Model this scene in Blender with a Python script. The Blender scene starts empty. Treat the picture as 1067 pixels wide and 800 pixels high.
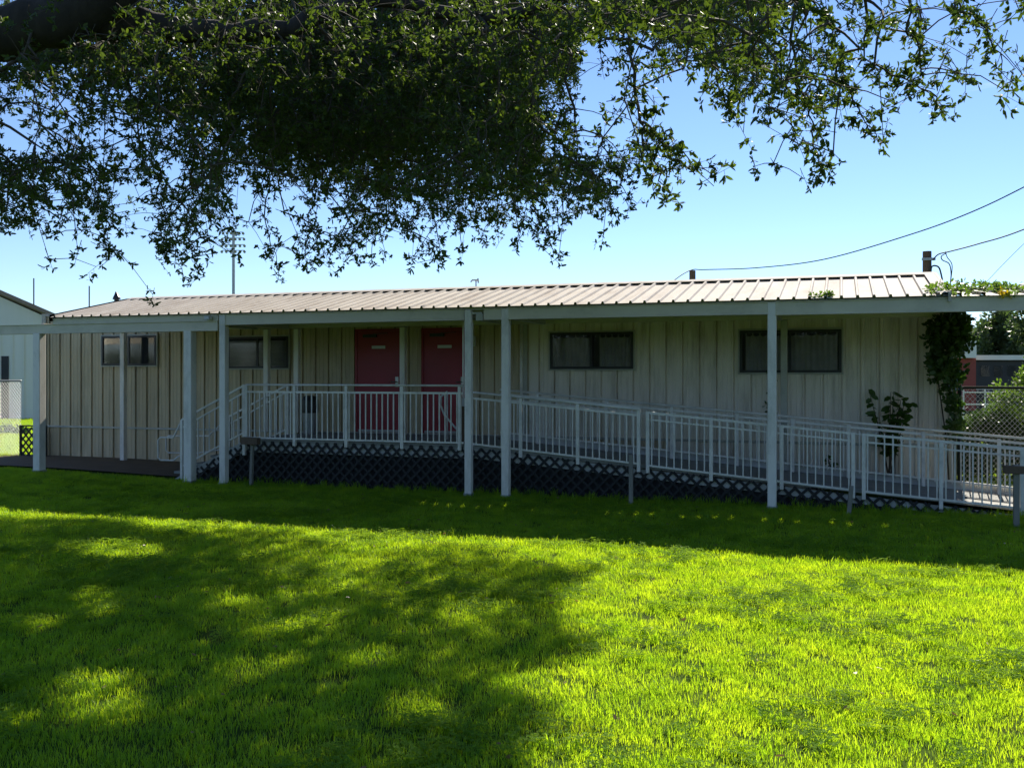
import bpy, math, random
import numpy as np
from mathutils import Vector
random.seed(7); rng = np.random.default_rng(7)
S = bpy.context.scene; C = S.collection
# ------------------------------------------------------------------ camera, sky, sun, exposure
F = 1000.0; CX = 533.5; HZ = 390.0; EYE = 2.0; PSI = math.atan(342/1000.0)
cs, sn = math.cos(PSI), math.sin(PSI)
cd = bpy.data.cameras.new('camera'); cam = bpy.data.objects.new('camera', cd); C.objects.link(cam)
cd.sensor_width = 36; cd.lens = F/1067*36; cd.clip_end = 3000; cd.clip_start = 0.05
cd.shift_y = (HZ-400)/1067.0
cam.location = (0, 0, EYE); cam.rotation_euler = (math.pi/2, 0, PSI)
S.camera = cam
SUN = Vector((0.10, 1.0, 0.82)).normalized()
el = math.asin(SUN.z); az = math.atan2(SUN.x, SUN.y)
w = bpy.data.worlds.new("World"); S.world = w; w.use_nodes = True
nt = w.node_tree; nt.nodes.clear()
sky = nt.nodes.new('ShaderNodeTexSky'); sky.sky_type = 'NISHITA'; sky.sun_disc = False
sky.sun_elevation = el; sky.sun_rotation = az; sky.air_density = 0.85; sky.dust_density = 0.0; sky.ozone_density = 1.8; sky.altitude = 0
bg = nt.nodes.new('ShaderNodeBackground'); bg.inputs[1].default_value = 0.094
out = nt.nodes.new('ShaderNodeOutputWorld')
tint = nt.nodes.new('ShaderNodeMix'); tint.data_type = 'RGBA'; tint.blend_type = 'MULTIPLY'; tint.inputs[0].default_value = 1; tint.inputs[7].default_value = (.81,.895,1.05,1)
nt.links.new(sky.outputs[0], tint.inputs[6]); 
stc = nt.nodes.new('ShaderNodeTexCoord'); smp = nt.nodes.new('ShaderNodeMapping'); smp.inputs['Scale'].default_value = (5,5,22); smp.inputs['Location'].default_value = (.3,.1,.9)
snz = nt.nodes.new('ShaderNodeTexNoise'); snz.inputs['Scale'].default_value = 1.6; snz.inputs['Detail'].default_value = 7; snz.inputs['Distortion'].default_value = .6
smr = nt.nodes.new('ShaderNodeMapRange'); smr.inputs[1].default_value = .68; smr.inputs[2].default_value = .85; smr.inputs[4].default_value = .45
cmx = nt.nodes.new('ShaderNodeMix'); cmx.data_type = 'RGBA'; cmx.inputs[7].default_value = (6.5,7.2,8.0,1)
nt.links.new(stc.outputs['Generated'], smp.inputs[0]); nt.links.new(smp.outputs[0], snz.inputs[0]); nt.links.new(snz.outputs[0], smr.inputs[0])
nt.links.new(smr.outputs[0], cmx.inputs[0]); nt.links.new(tint.outputs[2], cmx.inputs[6]); nt.links.new(cmx.outputs[2], bg.inputs[0]); nt.links.new(bg.outputs[0], out.inputs[0])
sd = bpy.data.lights.new('sun', 'SUN'); sd.energy = 5.0; sd.angle = math.radians(0.55); sd.color = (1.0, 0.93, 0.80)
so = bpy.data.objects.new('sun', sd); C.objects.link(so)
so.rotation_euler = SUN.to_track_quat('Z', 'Y').to_euler(); so.location = SUN*60
S.view_settings.view_transform = 'Standard'; S.view_settings.look = 'None'; S.view_settings.gamma = 1
S.view_settings.use_curve_mapping = False
S.view_settings.exposure = 0.78
S.render.engine = 'CYCLES'
S.cycles.max_bounces = 8; S.cycles.transparent_max_bounces = 16
S.cycles.use_denoising = True

# ------------------------------------------------------------------ helpers
def W(px, py, d):                       # photo pixel at camera distance d -> world point
    t = (px-CX)/F
    return Vector((d*(t*cs-sn), d*(t*sn+cs), EYE+(HZ-py)/F*d))
def onY(px, py, Y):
    t = (px-CX)/F
    return W(px, py, Y/(t*sn+cs))
def sm(a, b, x):
    t = np.clip((x-a)/(b-a), 0, 1); return t*t*(3-2*t)
def gz(X, Y):
    X = np.asarray(X, float); Y = np.asarray(Y, float)
    g = 0.10*sm(10.5, 16.0, -X)*sm(6, 13, Y)
    g = g + 0.015*np.sin(X*0.9+Y*0.4)*np.sin(Y*0.7-X*0.25)*sm(14.9, 13.5, Y)
    return g

def tag(o, label=None, cat=None, group=None, kind=None):
    if label: o['label'] = label
    if cat: o['category'] = cat
    if group: o['group'] = group
    if kind: o['kind'] = kind
    return o
def thing(name, loc, label, cat, group=None):
    o = bpy.data.objects.new(name, None); C.objects.link(o); o.location = loc
    o.empty_display_size = 0.2
    return tag(o, label, cat, group)

class MB:
    def __init__(s): s.v = []; s.f = []
    def add(s, vs, fs):
        b = len(s.v); s.v += [tuple(p) for p in vs]; s.f += [tuple(i+b for i in f) for f in fs]; return s
    def box(s, x0, x1, y0, y1, z0, z1):
        return s.hexa([(x0,y0,z0),(x1,y0,z0),(x1,y1,z0),(x0,y1,z0)], [(x0,y0,z1),(x1,y0,z1),(x1,y1,z1),(x0,y1,z1)])
    def hexa(s, lo, hi):
        return s.add(list(lo)+list(hi), [(3,2,1,0),(4,5,6,7),(0,1,5,4),(1,2,6,5),(2,3,7,6),(3,0,4,7)])
    def prism(s, poly, y0, y1):         # poly in (x,z), extruded along y
        n = len(poly)
        return s.add([(x,y0,z) for x,z in poly]+[(x,y1,z) for x,z in poly],
                     [tuple(range(n)), tuple(range(2*n-1,n-1,-1))]+[(i,i+n,(i+1)%n+n,(i+1)%n) for i in range(n)])
    def beam(s, a, b, wd, hh):          # rectangular bar from a to b (width wd sideways, height hh)
        a = Vector(a); b = Vector(b); d = (b-a).normalized()
        up = Vector((0,0,1)) if abs(d.z) < .95 else Vector((0,1,0))
        r = d.cross(up).normalized(); u = r.cross(d).normalized()
        q = [(-1,-1),(1,-1),(1,1),(-1,1)]
        return s.hexa([a+r*i*wd/2+u*j*hh/2 for i,j in q],[b+r*i*wd/2+u*j*hh/2 for i,j in q])
    def tube(s, pts, r, n=8, caps=True):
        pts = [Vector(p) for p in pts]; rs = r if isinstance(r, (list,tuple)) else [r]*len(pts)
        base = len(s.v); prev = None
        for i,p in enumerate(pts):
            d = (pts[min(i+1,len(pts)-1)]-pts[max(i-1,0)]).normalized()
            if prev is None:
                a = Vector((0,0,1)) if abs(d.z) < .9 else Vector((1,0,0)); prev = d.cross(a).normalized()
            prev = (prev-d*prev.dot(d)).normalized(); q = d.cross(prev)
            for k in range(n):
                t = 2*math.pi*k/n; s.v.append(tuple(p+(prev*math.cos(t)+q*math.sin(t))*rs[i]))
        for i in range(len(pts)-1):
            for k in range(n):
                a = base+i*n+k; b = base+i*n+(k+1)%n; s.f.append((a,b,b+n,a+n))
        if caps:
            s.f.append(tuple(base+k for k in range(n-1,-1,-1))); s.f.append(tuple(base+(len(pts)-1)*n+k for k in range(n)))
        return s
    def build(s, name, mat, parent=None, smooth=False, bevel=0, at=None):
        me = bpy.data.meshes.new(name)
        off = Vector((0,0,0))
        if parent is not None:
            off = Vector(parent.location) if parent.parent is None else Vector(parent.location)+Vector(parent.parent.location)
        elif at is not None: off = Vector(at)
        me.from_pydata([(x-off.x,y-off.y,z-off.z) for x,y,z in s.v], [], s.f); me.update()
        me.materials.append(mat)
        if smooth: me.polygons.foreach_set('use_smooth', [True]*len(me.polygons))
        o = bpy.data.objects.new(name, me); C.objects.link(o)
        if parent is not None: o.parent = parent
        elif at is not None: o.location = at
        if bevel:
            m = o.modifiers.new('bevel','BEVEL'); m.width = bevel; m.segments = 2; m.limit_method = 'ANGLE'
        return o
def sub(parent_mesh_obj, mb, name, mat, **k):      # sub-part of a mesh part (part sits at thing origin)
    th = parent_mesh_obj.parent
    o = mb.build(name, mat, th, **k); o.parent = parent_mesh_obj; return o
def npmesh(name, V, Fq, mat, parent=None, n=None):    # V (N,3), Fq (M,k)
    me = bpy.data.meshes.new(name); M, k = Fq.shape
    off = np.array(parent.location) if parent is not None else np.zeros(3)
    me.vertices.add(len(V)); me.vertices.foreach_set('co', (V-off).astype(np.float32).ravel())
    me.loops.add(M*k); me.loops.foreach_set('vertex_index', Fq.astype(np.int32).ravel())
    me.polygons.add(M); me.polygons.foreach_set('loop_start', np.arange(0, M*k, k, dtype=np.int32))
    me.update(calc_edges=True); me.validate(); me.materials.append(mat)
    o = bpy.data.objects.new(name, me); C.objects.link(o)
    if parent is not None: o.parent = parent
    return o

# ------------------------------------------------------------------ materials
def new(name):
    m = bpy.data.materials.new(name); m.use_nodes = True
    n = m.node_tree.nodes; l = m.node_tree.links; return m, n, l, n['Principled BSDF']
def mat(name, c, c2=None, rough=0.6, metal=0.0, scale=3.0, bump=0.0, bscale=60.0, stretch=None, spec=None, dirt=None, dscale=1.2, damt=0.5):
    m, n, l, p = new(name); p.inputs['Roughness'].default_value = rough; p.inputs['Metallic'].default_value = metal
    if spec is not None: p.inputs['Specular IOR Level'].default_value = spec
    tc = n.new('ShaderNodeNewGeometry'); mp = n.new('ShaderNodeMapping')
    l.new(tc.outputs['Position'], mp.inputs[0]); mp.inputs['Scale'].default_value = stretch or (1,1,1)
    nz = n.new('ShaderNodeTexNoise'); nz.inputs['Scale'].default_value = scale; nz.inputs['Detail'].default_value = 6; nz.inputs['Roughness'].default_value = .65
    l.new(mp.outputs[0], nz.inputs[0])
    cr = n.new('ShaderNodeValToRGB'); cr.color_ramp.elements[0].position = .3; cr.color_ramp.elements[1].position = .7
    cr.color_ramp.elements[0].color = (*c,1); cr.color_ramp.elements[1].color = (*(c2 or c),1)
    l.new(nz.outputs[0], cr.inputs[0]); col = cr.outputs[0]
    if dirt:
        n2 = n.new('ShaderNodeTexNoise'); n2.inputs['Scale'].default_value = dscale; n2.inputs['Detail'].default_value = 8; n2.inputs['Roughness'].default_value = .7
        l.new(mp.outputs[0], n2.inputs[0])
        r2 = n.new('ShaderNodeMapRange'); r2.inputs[1].default_value = .48; r2.inputs[2].default_value = .72; r2.inputs[4].default_value = damt
        l.new(n2.outputs[0], r2.inputs[0])
        mx = n.new('ShaderNodeMix'); mx.data_type = 'RGBA'; l.new(r2.outputs[0], mx.inputs[0]); l.new(col, mx.inputs[6]); mx.inputs[7].default_value = (*dirt,1)
        col = mx.outputs[2]
    l.new(col, p.inputs['Base Color'])
    if bump:
        nb = n.new('ShaderNodeTexNoise'); nb.inputs['Scale'].default_value = bscale; nb.inputs['Detail'].default_value = 4
        l.new(mp.outputs[0], nb.inputs[0])
        b = n.new('ShaderNodeBump'); b.inputs['Strength'].default_value = bump; b.inputs['Distance'].default_value = .01
        l.new(nb.outputs[0], b.inputs['Height']); l.new(b.outputs[0], p.inputs['Normal'])
    return m
def leafmat(name, c, c2, tr, trans=0.5, rough=0.45, scale=1.5, spec=0.4):
    m, n, l, p = new(name); p.inputs['Roughness'].default_value = rough; p.inputs['Specular IOR Level'].default_value = spec
    g = n.new('ShaderNodeNewGeometry'); nz = n.new('ShaderNodeTexNoise'); nz.inputs['Scale'].default_value = scale; nz.inputs['Detail'].default_value = 8; nz.inputs['Roughness'].default_value = .8
    l.new(g.outputs['Position'], nz.inputs[0])
    cr = n.new('ShaderNodeValToRGB'); cr.color_ramp.elements[0].position = .35; cr.color_ramp.elements[1].position = .65
    cr.color_ramp.elements[0].color = (*c,1); cr.color_ramp.elements[1].color = (*c2,1); l.new(nz.outputs[0], cr.inputs[0])
    l.new(cr.outputs[0], p.inputs['Base Color'])
    t = n.new('ShaderNodeBsdfTranslucent'); mm = n.new('ShaderNodeMix'); mm.data_type = 'RGBA'; mm.blend_type = 'MULTIPLY'; mm.inputs[0].default_value = 1
    l.new(cr.outputs[0], mm.inputs[6]); mm.inputs[7].default_value = (*tr,1); l.new(mm.outputs[2], t.inputs[0])
    ms = n.new('ShaderNodeMixShader'); ms.inputs[0].default_value = trans
    l.new(p.outputs[0], ms.inputs[1]); l.new(t.outputs[0], ms.inputs[2]); l.new(ms.outputs[0], n['Material Output'].inputs[0]); return m

M = {}
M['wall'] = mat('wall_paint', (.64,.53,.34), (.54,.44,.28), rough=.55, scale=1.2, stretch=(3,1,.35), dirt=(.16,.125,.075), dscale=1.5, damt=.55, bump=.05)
M['wall_lit'] = mat('wall_lit_right', (.88,.79,.66), (.78,.69,.57), rough=.55, scale=1.2, stretch=(3,1,.35), dirt=(.26,.21,.13), dscale=1.7, damt=.6, bump=.05)  # same wall as the left, colour paled to imitate the stronger light there
M['trim'] = mat('trim_paint', (.50,.49,.42), (.42,.41,.35), rough=.5, scale=3, dirt=(.18,.17,.13), dscale=2.5, damt=.4)
M['post'] = mat('white_paint', (.84,.80,.73), (.76,.72,.65), rough=.45, scale=3, stretch=(1,1,.4), dirt=(.25,.23,.18), dscale=3, damt=.45)
M['beam'] = mat('beam_paint', (.72,.66,.51), (.62,.56,.43), rough=.5, scale=1.6, stretch=(.5,1,1), dirt=(.2,.19,.14), dscale=2, damt=.4)
M['roof'] = mat('roof_metal', (.62,.575,.52), (.50,.455,.41), rough=.8, spec=.15, scale=1.3, stretch=(2,.5,1), dirt=(.32,.25,.20), dscale=1.6, damt=.55)
M['roof_old'] = mat('roof_metal_old', (.30,.27,.22), (.20,.17,.13), rough=.6, metal=.1, scale=2, dirt=(.08,.06,.04), dscale=2)
M['rail'] = mat('rail_metal', (.80,.76,.69), (.70,.67,.60), rough=.45, metal=.1, scale=4, dirt=(.25,.24,.2), dscale=4, damt=.4)
M['deck'] = mat('deck_board', (.30,.30,.28), (.20,.20,.185), rough=.8, scale=3, stretch=(.4,4,1), bump=.2)
M['rim'] = mat('rim_board', (.50,.50,.47), (.38,.38,.36), rough=.6, scale=2, dirt=(.2,.19,.15), dscale=2, damt=.5)
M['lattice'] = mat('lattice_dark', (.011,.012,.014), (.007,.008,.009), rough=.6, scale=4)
M['door'] = mat('door_red', (.33,.010,.028), (.27,.008,.022), rough=.4, scale=2)
M['dark'] = mat('dark_metal', (.02,.02,.022), (.012,.012,.014), rough=.4)
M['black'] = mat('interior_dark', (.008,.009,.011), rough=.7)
M['plate'] = mat('plate', (.6,.6,.6), rough=.35)
M['steel'] = mat('steel', (.4,.4,.4), rough=.3, metal=.9)
M['concrete'] = mat('concrete', (.13,.082,.035), (.075,.048,.022), rough=.9, scale=2.5, bump=.4, bscale=30, dirt=(.09,.06,.04), dscale=1.2, damt=.7)
M['curtain'] = mat('curtain', (.46,.44,.40), (.34,.32,.29), rough=.9, scale=6)
M['blind'] = mat('blind', (.34,.33,.29), (.28,.27,.24), rough=.8, scale=6)
M['wood'] = mat('wood_old', (.16,.11,.07), (.09,.06,.04), rough=.85, scale=5, stretch=(1,1,.2), bump=.3)
M['wood_grey'] = mat('wood_grey', (.27,.26,.22), (.18,.17,.14), rough=.85, scale=5, stretch=(1,1,.2), bump=.3)
M['bark'] = mat('bark', (.05,.04,.028), (.018,.014,.010), rough=.95, scale=8, bump=.8, bscale=25, stretch=(1,1,.35))
M['twig'] = mat('twig', (.10,.08,.055), (.06,.045,.03), rough=.9)
M['galv'] = mat('galvanised', (.42,.43,.42), (.34,.35,.34), rough=.45, metal=.5)
M['fence_dark'] = mat('fence_coated', (.025,.035,.032), (.015,.022,.02), rough=.4)
M['brick'] = mat('brick', (.38,.09,.06), (.28,.06,.045), rough=.85, scale=20)
M['white'] = mat('white_wall', (.92,.88,.74), (.86,.82,.68), rough=.6, scale=1, stretch=(2,1,.3))
M['shingle'] = mat('gable_roof', (.34,.25,.19), (.26,.19,.14), rough=.7)
M['cable'] = mat('cable', (.02,.02,.025), rough=.6)
M['oak'] = leafmat('oak_leaf', (.032,.056,.014), (.085,.12,.028), (2.1,2.2,.7), trans=.38, rough=.55)
M['vine'] = leafmat('vine_leaf', (.025,.055,.012), (.07,.12,.02), (1.8,2.2,.8), trans=.4, scale=4)
M['vine_dark'] = leafmat('vine_dark_leaf', (.035,.065,.014), (.07,.12,.025), (1.6,2.0,.8), trans=.25, scale=4)
M['shrub'] = leafmat('shrub_leaf', (.06,.11,.02), (.15,.19,.05), (1.8,2.2,.8), trans=.4, scale=4)
M['hedge'] = leafmat('hedge_leaf', (.03,.065,.015), (.07,.12,.02), (1.6,2.0,.8), trans=.35, scale=3)
M['far_tree'] = leafmat('far_leaf', (.055,.085,.035), (.10,.13,.055), (1.5,1.8,.9), trans=.3, scale=.6)
M['flower'] = leafmat('flower', (.75,.55,.03), (.8,.6,.05), (1,1,.5), trans=.3)
M['grass'] = leafmat('grass_blade', (.07,.175,.022), (.18,.30,.036), (4.35,3.25,.55), trans=.64, rough=.42, scale=2.2, spec=.35)
M['clover'] = leafmat('clover_leaf', (.11,.22,.02), (.20,.32,.045), (2.2,2.0,.5), trans=.5, rough=.7, scale=6, spec=.08)
M['dry_leaf'] = leafmat('dry_leaf', (.20,.12,.05), (.34,.23,.10), (1.2,1.1,.8), trans=.25, scale=8)
M['ground'] = mat('ground_soil', (.035,.065,.008), (.06,.10,.012), rough=1.0, spec=.05, scale=1.3, bump=.5, bscale=20, dirt=(.07,.065,.018), dscale=2.5, damt=.5)
def glass():
    m, n, l, p = new('window_glass'); p.inputs['Base Color'].default_value = (.02,.022,.025,1); p.inputs['Roughness'].default_value = .06
    tr = n.new('ShaderNodeBsdfTransparent'); tr.inputs[0].default_value = (.85,.86,.88,1)
    ms = n.new('ShaderNodeMixShader'); fr = n.new('ShaderNodeFresnel'); fr.inputs[0].default_value = 1.5
    ad = n.new('ShaderNodeMath'); ad.operation = 'ADD'; ad.inputs[1].default_value = .0; l.new(fr.outputs[0], ad.inputs[0]); ad.operation = 'MULTIPLY'; ad.inputs[1].default_value = .35
    gl = n.new('ShaderNodeBsdfGlossy'); gl.inputs['Roughness'].default_value = .05
    l.new(ad.outputs[0], ms.inputs[0]); l.new(tr.outputs[0], ms.inputs[1]); l.new(gl.outputs[0], ms.inputs[2]); l.new(ms.outputs[0], n['Material Output'].inputs[0]); return m
M['glass'] = glass()

# ------------------------------------------------------------------ the ground
def sheet(name, xs, ys, zoff, m, kind='structure'):
    X, Y = np.meshgrid(xs, ys); Z = gz(X, Y)+zoff
    V = np.stack([X.ravel(), Y.ravel(), Z.ravel()], 1); nx = len(xs); ny = len(ys)
    i, j = np.meshgrid(np.arange(nx-1), np.arange(ny-1)); a = (j*nx+i).ravel()
    o = npmesh(name, V, np.stack([a, a+1, a+nx+1, a+nx], 1), m)
    o.data.polygons.foreach_set('use_smooth', [True]*len(o.data.polygons)); return tag(o, kind=kind)
xs = np.concatenate([[-900,-400,-150,-80,-50], np.arange(-36, 24.1, .5), [40,80,150,400,900]])
ys = np.concatenate([[-300,-80,-30], np.arange(-12, 42.1, .5), [60,100,200,500,1500]])
sheet('ground', xs, ys, 0, M['ground'])
sheet('dirt_path', np.arange(-30, -11.7, .5), np.array([15.3,15.6,16.0,16.5,17.0,17.55]), .03, M['concrete'])

# ------------------------------------------------------------------ trailer classroom
XL, XR, YW, YB = -17.5, 1.78, 17.6, 24.9; ZT = 3.40; ZS = .80
bt = thing('portable_building', (XL, YW, 0), 'long beige metal-sided portable building with two red doors under a ribbed awning', 'building')
def sidewall(x0, x1, z0, z1, p=.3048, dep=.022):
    mb = MB(); pts = [(x0, YW)]
    k = math.ceil(x0/p); 
    while k*p < x1-.03:
        c = k*p
        if c-.03 > x0:
            pts += [(c-.022,YW),(c-.015,YW-dep),(c+.010,YW-dep),(c+.014,YW+.03),(c+.036,YW+.03),(c+.038,YW)]
            for q in (.1,.2):
                if c+q+.02 < x1: pts += [(c+q-.012,YW),(c+q-.006,YW-.006),(c+q+.006,YW-.006),(c+q+.012,YW)]
        k += 1
    pts.append((x1, YW)); n = len(pts)
    mb.add([(x,y,z0) for x,y in pts]+[(x,y,z1) for x,y in pts], [(i,i+1,i+1+n,i+n) for i in range(n-1)])
    return mb
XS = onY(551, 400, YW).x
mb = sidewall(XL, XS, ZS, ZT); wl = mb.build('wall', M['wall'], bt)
mb = sidewall(XS, XR, ZS, ZT); w2 = mb.build('wall', M['wall_lit'], bt); tag(w2, 'right wall section coloured paler to stand for more light')
mb = MB().box(XL, XL+.02, YW+.002, YB, 0, ZT).box(XR-.02, XR, YW+.002, YB, 0, ZT).box(XL+.02, XR-.02, YB-.02, YB, 0, ZT)
mb.build('wall', M['wall'], bt)
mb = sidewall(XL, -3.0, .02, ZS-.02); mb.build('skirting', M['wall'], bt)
mb = sidewall(-3.0, XR, -.02, ZS-.02); mb.build('skirting', M['wall_lit'], bt)
MB().box(XL-.01, XR+.01, YW-.035, YW-.002, ZS-.022, ZS+.022).build('trim_strip', M['trim'], bt, bevel=.004)
for x in (XL, XR): MB().box(x-.06, x+.06, YW-.04, YW+.08, .04, ZT).build('corner_trim', M['trim'], bt, bevel=.006)
MB().box(XS-.10, XS-.02, YW-.05, YW-.026, .8, ZT-.1).build('trim_strip', M['trim'], bt, bevel=.004)
x = onY(544.5, 400, YW).x
MB().tube([(x,YW-.06,.7),(x,YW-.06,ZT-.1)], .03, 10).build('conduit', M['rail'], bt, smooth=True)
# low two-slope roof behind the awning
rb = MB().prism([(0,0)], 0, 0) if False else MB()
rb.add([(XL-.05,YW-.03,ZT),(XR+.05,YW-.03,ZT),(XR+.05,(YW+YB)/2,ZT+.28),(XL-.05,(YW+YB)/2,ZT+.28),(XL-.05,YB+.1,ZT),(XR+.05,YB+.1,ZT),
        (XL-.05,YW-.03,ZT-.06),(XR+.05,YW-.03,ZT-.06),(XR+.05,YB+.1,ZT-.06),(XL-.05,YB+.1,ZT-.06)],
       [(0,1,2,3),(3,2,5,4),(6,7,1,0),(9,4,5,8),(6,0,3,4,9),(7,8,5,2,1),(6,9,8,7)])
rb.build('roof', M['roof'], bt)
# windows
def window(x0, x1, z0, z1, kind, lab, group=None):
    w_ = .045; yf = YW-.07
    fr = MB()
    fr.box(x0,x1,yf,YW-.024,z1-w_,z1).box(x0,x1,yf,YW-.024,z0,z0+w_).box(x0,x0+w_,yf,YW-.024,z0+w_,z1-w_).box(x1-w_,x1,yf,YW-.024,z0+w_,z1-w_)
    f = fr.build('window', M['dark'], bt); tag(f, lab)
    xm = (x0+x1)/2
    sub(f, MB().box(xm-.025,xm+.025,yf+.004,YW-.03,z0+w_,z1-w_), 'mullion', M['dark'])
    t = .03
    sub(f, MB().box(x0-t,x1+t,yf+.01,YW-.024,z1+.002,z1+t).box(x0-t,x1+t,yf+.006,YW-.024,z0-t,z0-.002).box(x0-t,x0-.002,yf+.01,YW-.024,z0-.002,z1+.002).box(x1+.002,x1+t,yf+.01,YW-.024,z0-.002,z1+.002), 'outer_trim', M['trim'])
    sub(f, MB().box(x0+w_,x1-w_,YW-.027,YW-.0245,z0+w_,z1-w_), 'backing', M['black'])
    sub(f, MB().box(x0+w_,x1-w_,yf+.015,yf+.019,z0+w_,z1-w_), 'pane', M['glass'])
    if kind:
        for (a,b) in kind[1]:
            a = x0+(x1-x0)*a; b = x0+(x1-x0)*b; zt = z1-w_-.05; zb = z0+w_
            cb = MB(); n = 60; V = []
            for i in range(n+1):
                x = a+(b-a)*i/n
                y = YW-.040+.007*math.sin(i*.95)+.003*math.sin(i*.31)
                sag = .022*abs(math.sin(i*math.pi/12)) if kind[0]=='curtain' else 0
                V.append((x,y,zb)); V.append((x,y if kind[0]=='curtain' else YW-.04,zt-sag+.012))
            if kind[0]=='curtain': cb.add(V, [(2*i,2*i+2,2*i+3,2*i+1) for i in range(n)])
            else:
                z = zb
                while z < zt: cb.box(a,b,YW-.045,YW-.034,z,z+.021); z += .026
            if kind[0]=='curtain':
                for i in range(0, n+1, 12):
                    x = min(max(a+(b-a)*i/n, a+.008), b-.008); cb.add([(x-.007,YW-.041,zt-.03),(x+.007,YW-.041,zt-.03),(x+.006,YW-.041,zt+.05),(x-.006,YW-.041,zt+.05)],[(0,1,2,3)])
            sub(f, cb, kind[0], M['curtain'] if kind[0]=='curtain' else M['blind'])
    return f
def wx(p): return onY(p, 380, YW).x
window(wx(574), wx(660.5), 2.10, 2.79, ('curtain', [(.03,.50),(.60,.97)]), 'wide window with pale curtains hanging on hooks')
window(wx(771), wx(877), 2.03, 2.78, ('curtain', [(.06,.42),(.46,.96)]), 'widest window with a curtain behind its right pane')
window(wx(238), wx(302), 2.13, 2.80, ('blind', [(.04,.96)]), 'window with grey closed blinds behind the posts')
window(wx(108), wx(164.5), 2.20, 2.86, None, 'uncurtained dark window with dark glass')
# little sill hood boxes over the big window and the scuffed patch
# doors
def door(x0, x1, lab, closer):
    z0, z1 = .83, 2.87
    d = MB().box(x0,x1,YW-.05,YW-.024,z0,z1).build('door', M['door'], bt, bevel=.004); tag(d, lab)
    sub(d, MB().box(x0-.05,x0-.002,YW-.06,YW-.022,z0,z1+.05).box(x1+.002,x1+.05,YW-.06,YW-.022,z0,z1+.05).box(x0-.002,x1+.002,YW-.06,YW-.022,z1+.002,z1+.05), 'door_frame', M['door'])
    xm = (x0+x1)/2
    sub(d, MB().box(xm-.16,xm+.14,YW-.056,YW-.0505,2.52,2.58), 'name_plate', M['plate'])
    hx = x1-.09
    sub(d, MB().box(hx-.035,hx+.035,YW-.056,YW-.0505,1.75,1.95).tube([(hx,YW-.06,1.85),(hx,YW-.10,1.85),(hx-.12,YW-.10,1.85)], .011, 8), 'handle', M['steel'])
    sub(d, MB().box(x0+.15,x0+.45,YW-.10,YW-.052,z1-.12,z1-.06).beam((x0+.40,YW-.12,z1-.05),(x0+.75,YW-.20,z1-.045),.02,.012), 'door_closer', M['dark'])
    sub(d, MB().box(x0+.02,x1-.02,YW-.054,YW-.0505,z0+.005,z0+.05), 'threshold_strip', M['steel'])
door(wx(373.5), wx(419), 'red steel door nearer the stairs', 1)
door(wx(442.5), wx(487.5), 'red steel door nearer the ramp', 1)
# wall fittings
x = wx(494); MB().box(x-.05,x+.05,YW-.10,YW-.026,2.55,2.75).build('wall_lamp', M['plate'], bt, bevel=.01)

# ------------------------------------------------------------------ lattice helper
def clip(poly, p, d):                   # convex poly (ccw, x,z): param interval of line p+t d inside
    t0, t1 = -1e9, 1e9; n = len(poly)
    for i in range(n):
        ax,az_ = poly[i]; bx_,bz = poly[(i+1)%n]; nx,nz_ = -(bz-az_), bx_-ax
        den = nx*d[0]+nz_*d[1]; num = nx*(p[0]-ax)+nz_*(p[1]-az_)
        if abs(den) < 1e-9:
            if num < 0: return None
        else:
            t = -num/den
            if den > 0: t0 = max(t0, t)
            else: t1 = min(t1, t)
    return (t0, t1) if t1-t0 > .07 else None
def lattice(poly, y, per=.155, wd=.042, th=.008):
    mb = MB(); xmin = min(p[0] for p in poly); xmax = max(p[0] for p in poly); zmax = max(p[1] for p in poly)
    for sgn, yy in ((1, y), (-1, y+th+.001)):
        d = (math.sqrt(.5), sgn*math.sqrt(.5)); x = xmin-zmax-1 if sgn > 0 else xmin-.5
        k0 = int((xmin-zmax-1)/per); k1 = int((xmax+zmax+1)/per)
        for k in range(k0, k1+1):
            c = clip(poly, (k*per, 0), d)
            if not c: continue
            a = (k*per+d[0]*c[0], d[1]*c[0]); b = (k*per+d[0]*c[1], d[1]*c[1]); q = (-d[1]*wd/2, d[0]*wd/2)
            mb.hexa([(a[0]-q[0],yy,a[1]-q[1]),(b[0]-q[0],yy,b[1]-q[1]),(b[0]-q[0],yy+th,b[1]-q[1]),(a[0]-q[0],yy+th,a[1]-q[1])],
                    [(a[0]+q[0],yy,a[1]+q[1]),(b[0]+q[0],yy,b[1]+q[1]),(b[0]+q[0],yy+th,b[1]+q[1]),(a[0]+q[0],yy+th,a[1]+q[1])])
    return mb
lt = thing('lattice_panel', (-17.45,17.3,.1), 'narrow dark lattice screen at the far left corner of the building', 'lattice')
lattice([(-17.9,.08),(-17.2,.08),(-17.2,.78),(-17.9,.78)], 17.30, per=.17).build('lattice', M['lattice'], lt)
MB().box(-17.94,-17.9,17.29,17.33,.05,.80).box(-17.2,-17.16,17.29,17.33,.05,.80).box(-17.94,-17.16,17.285,17.335,.80,.83).build('frame', M['lattice'], lt)

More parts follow.
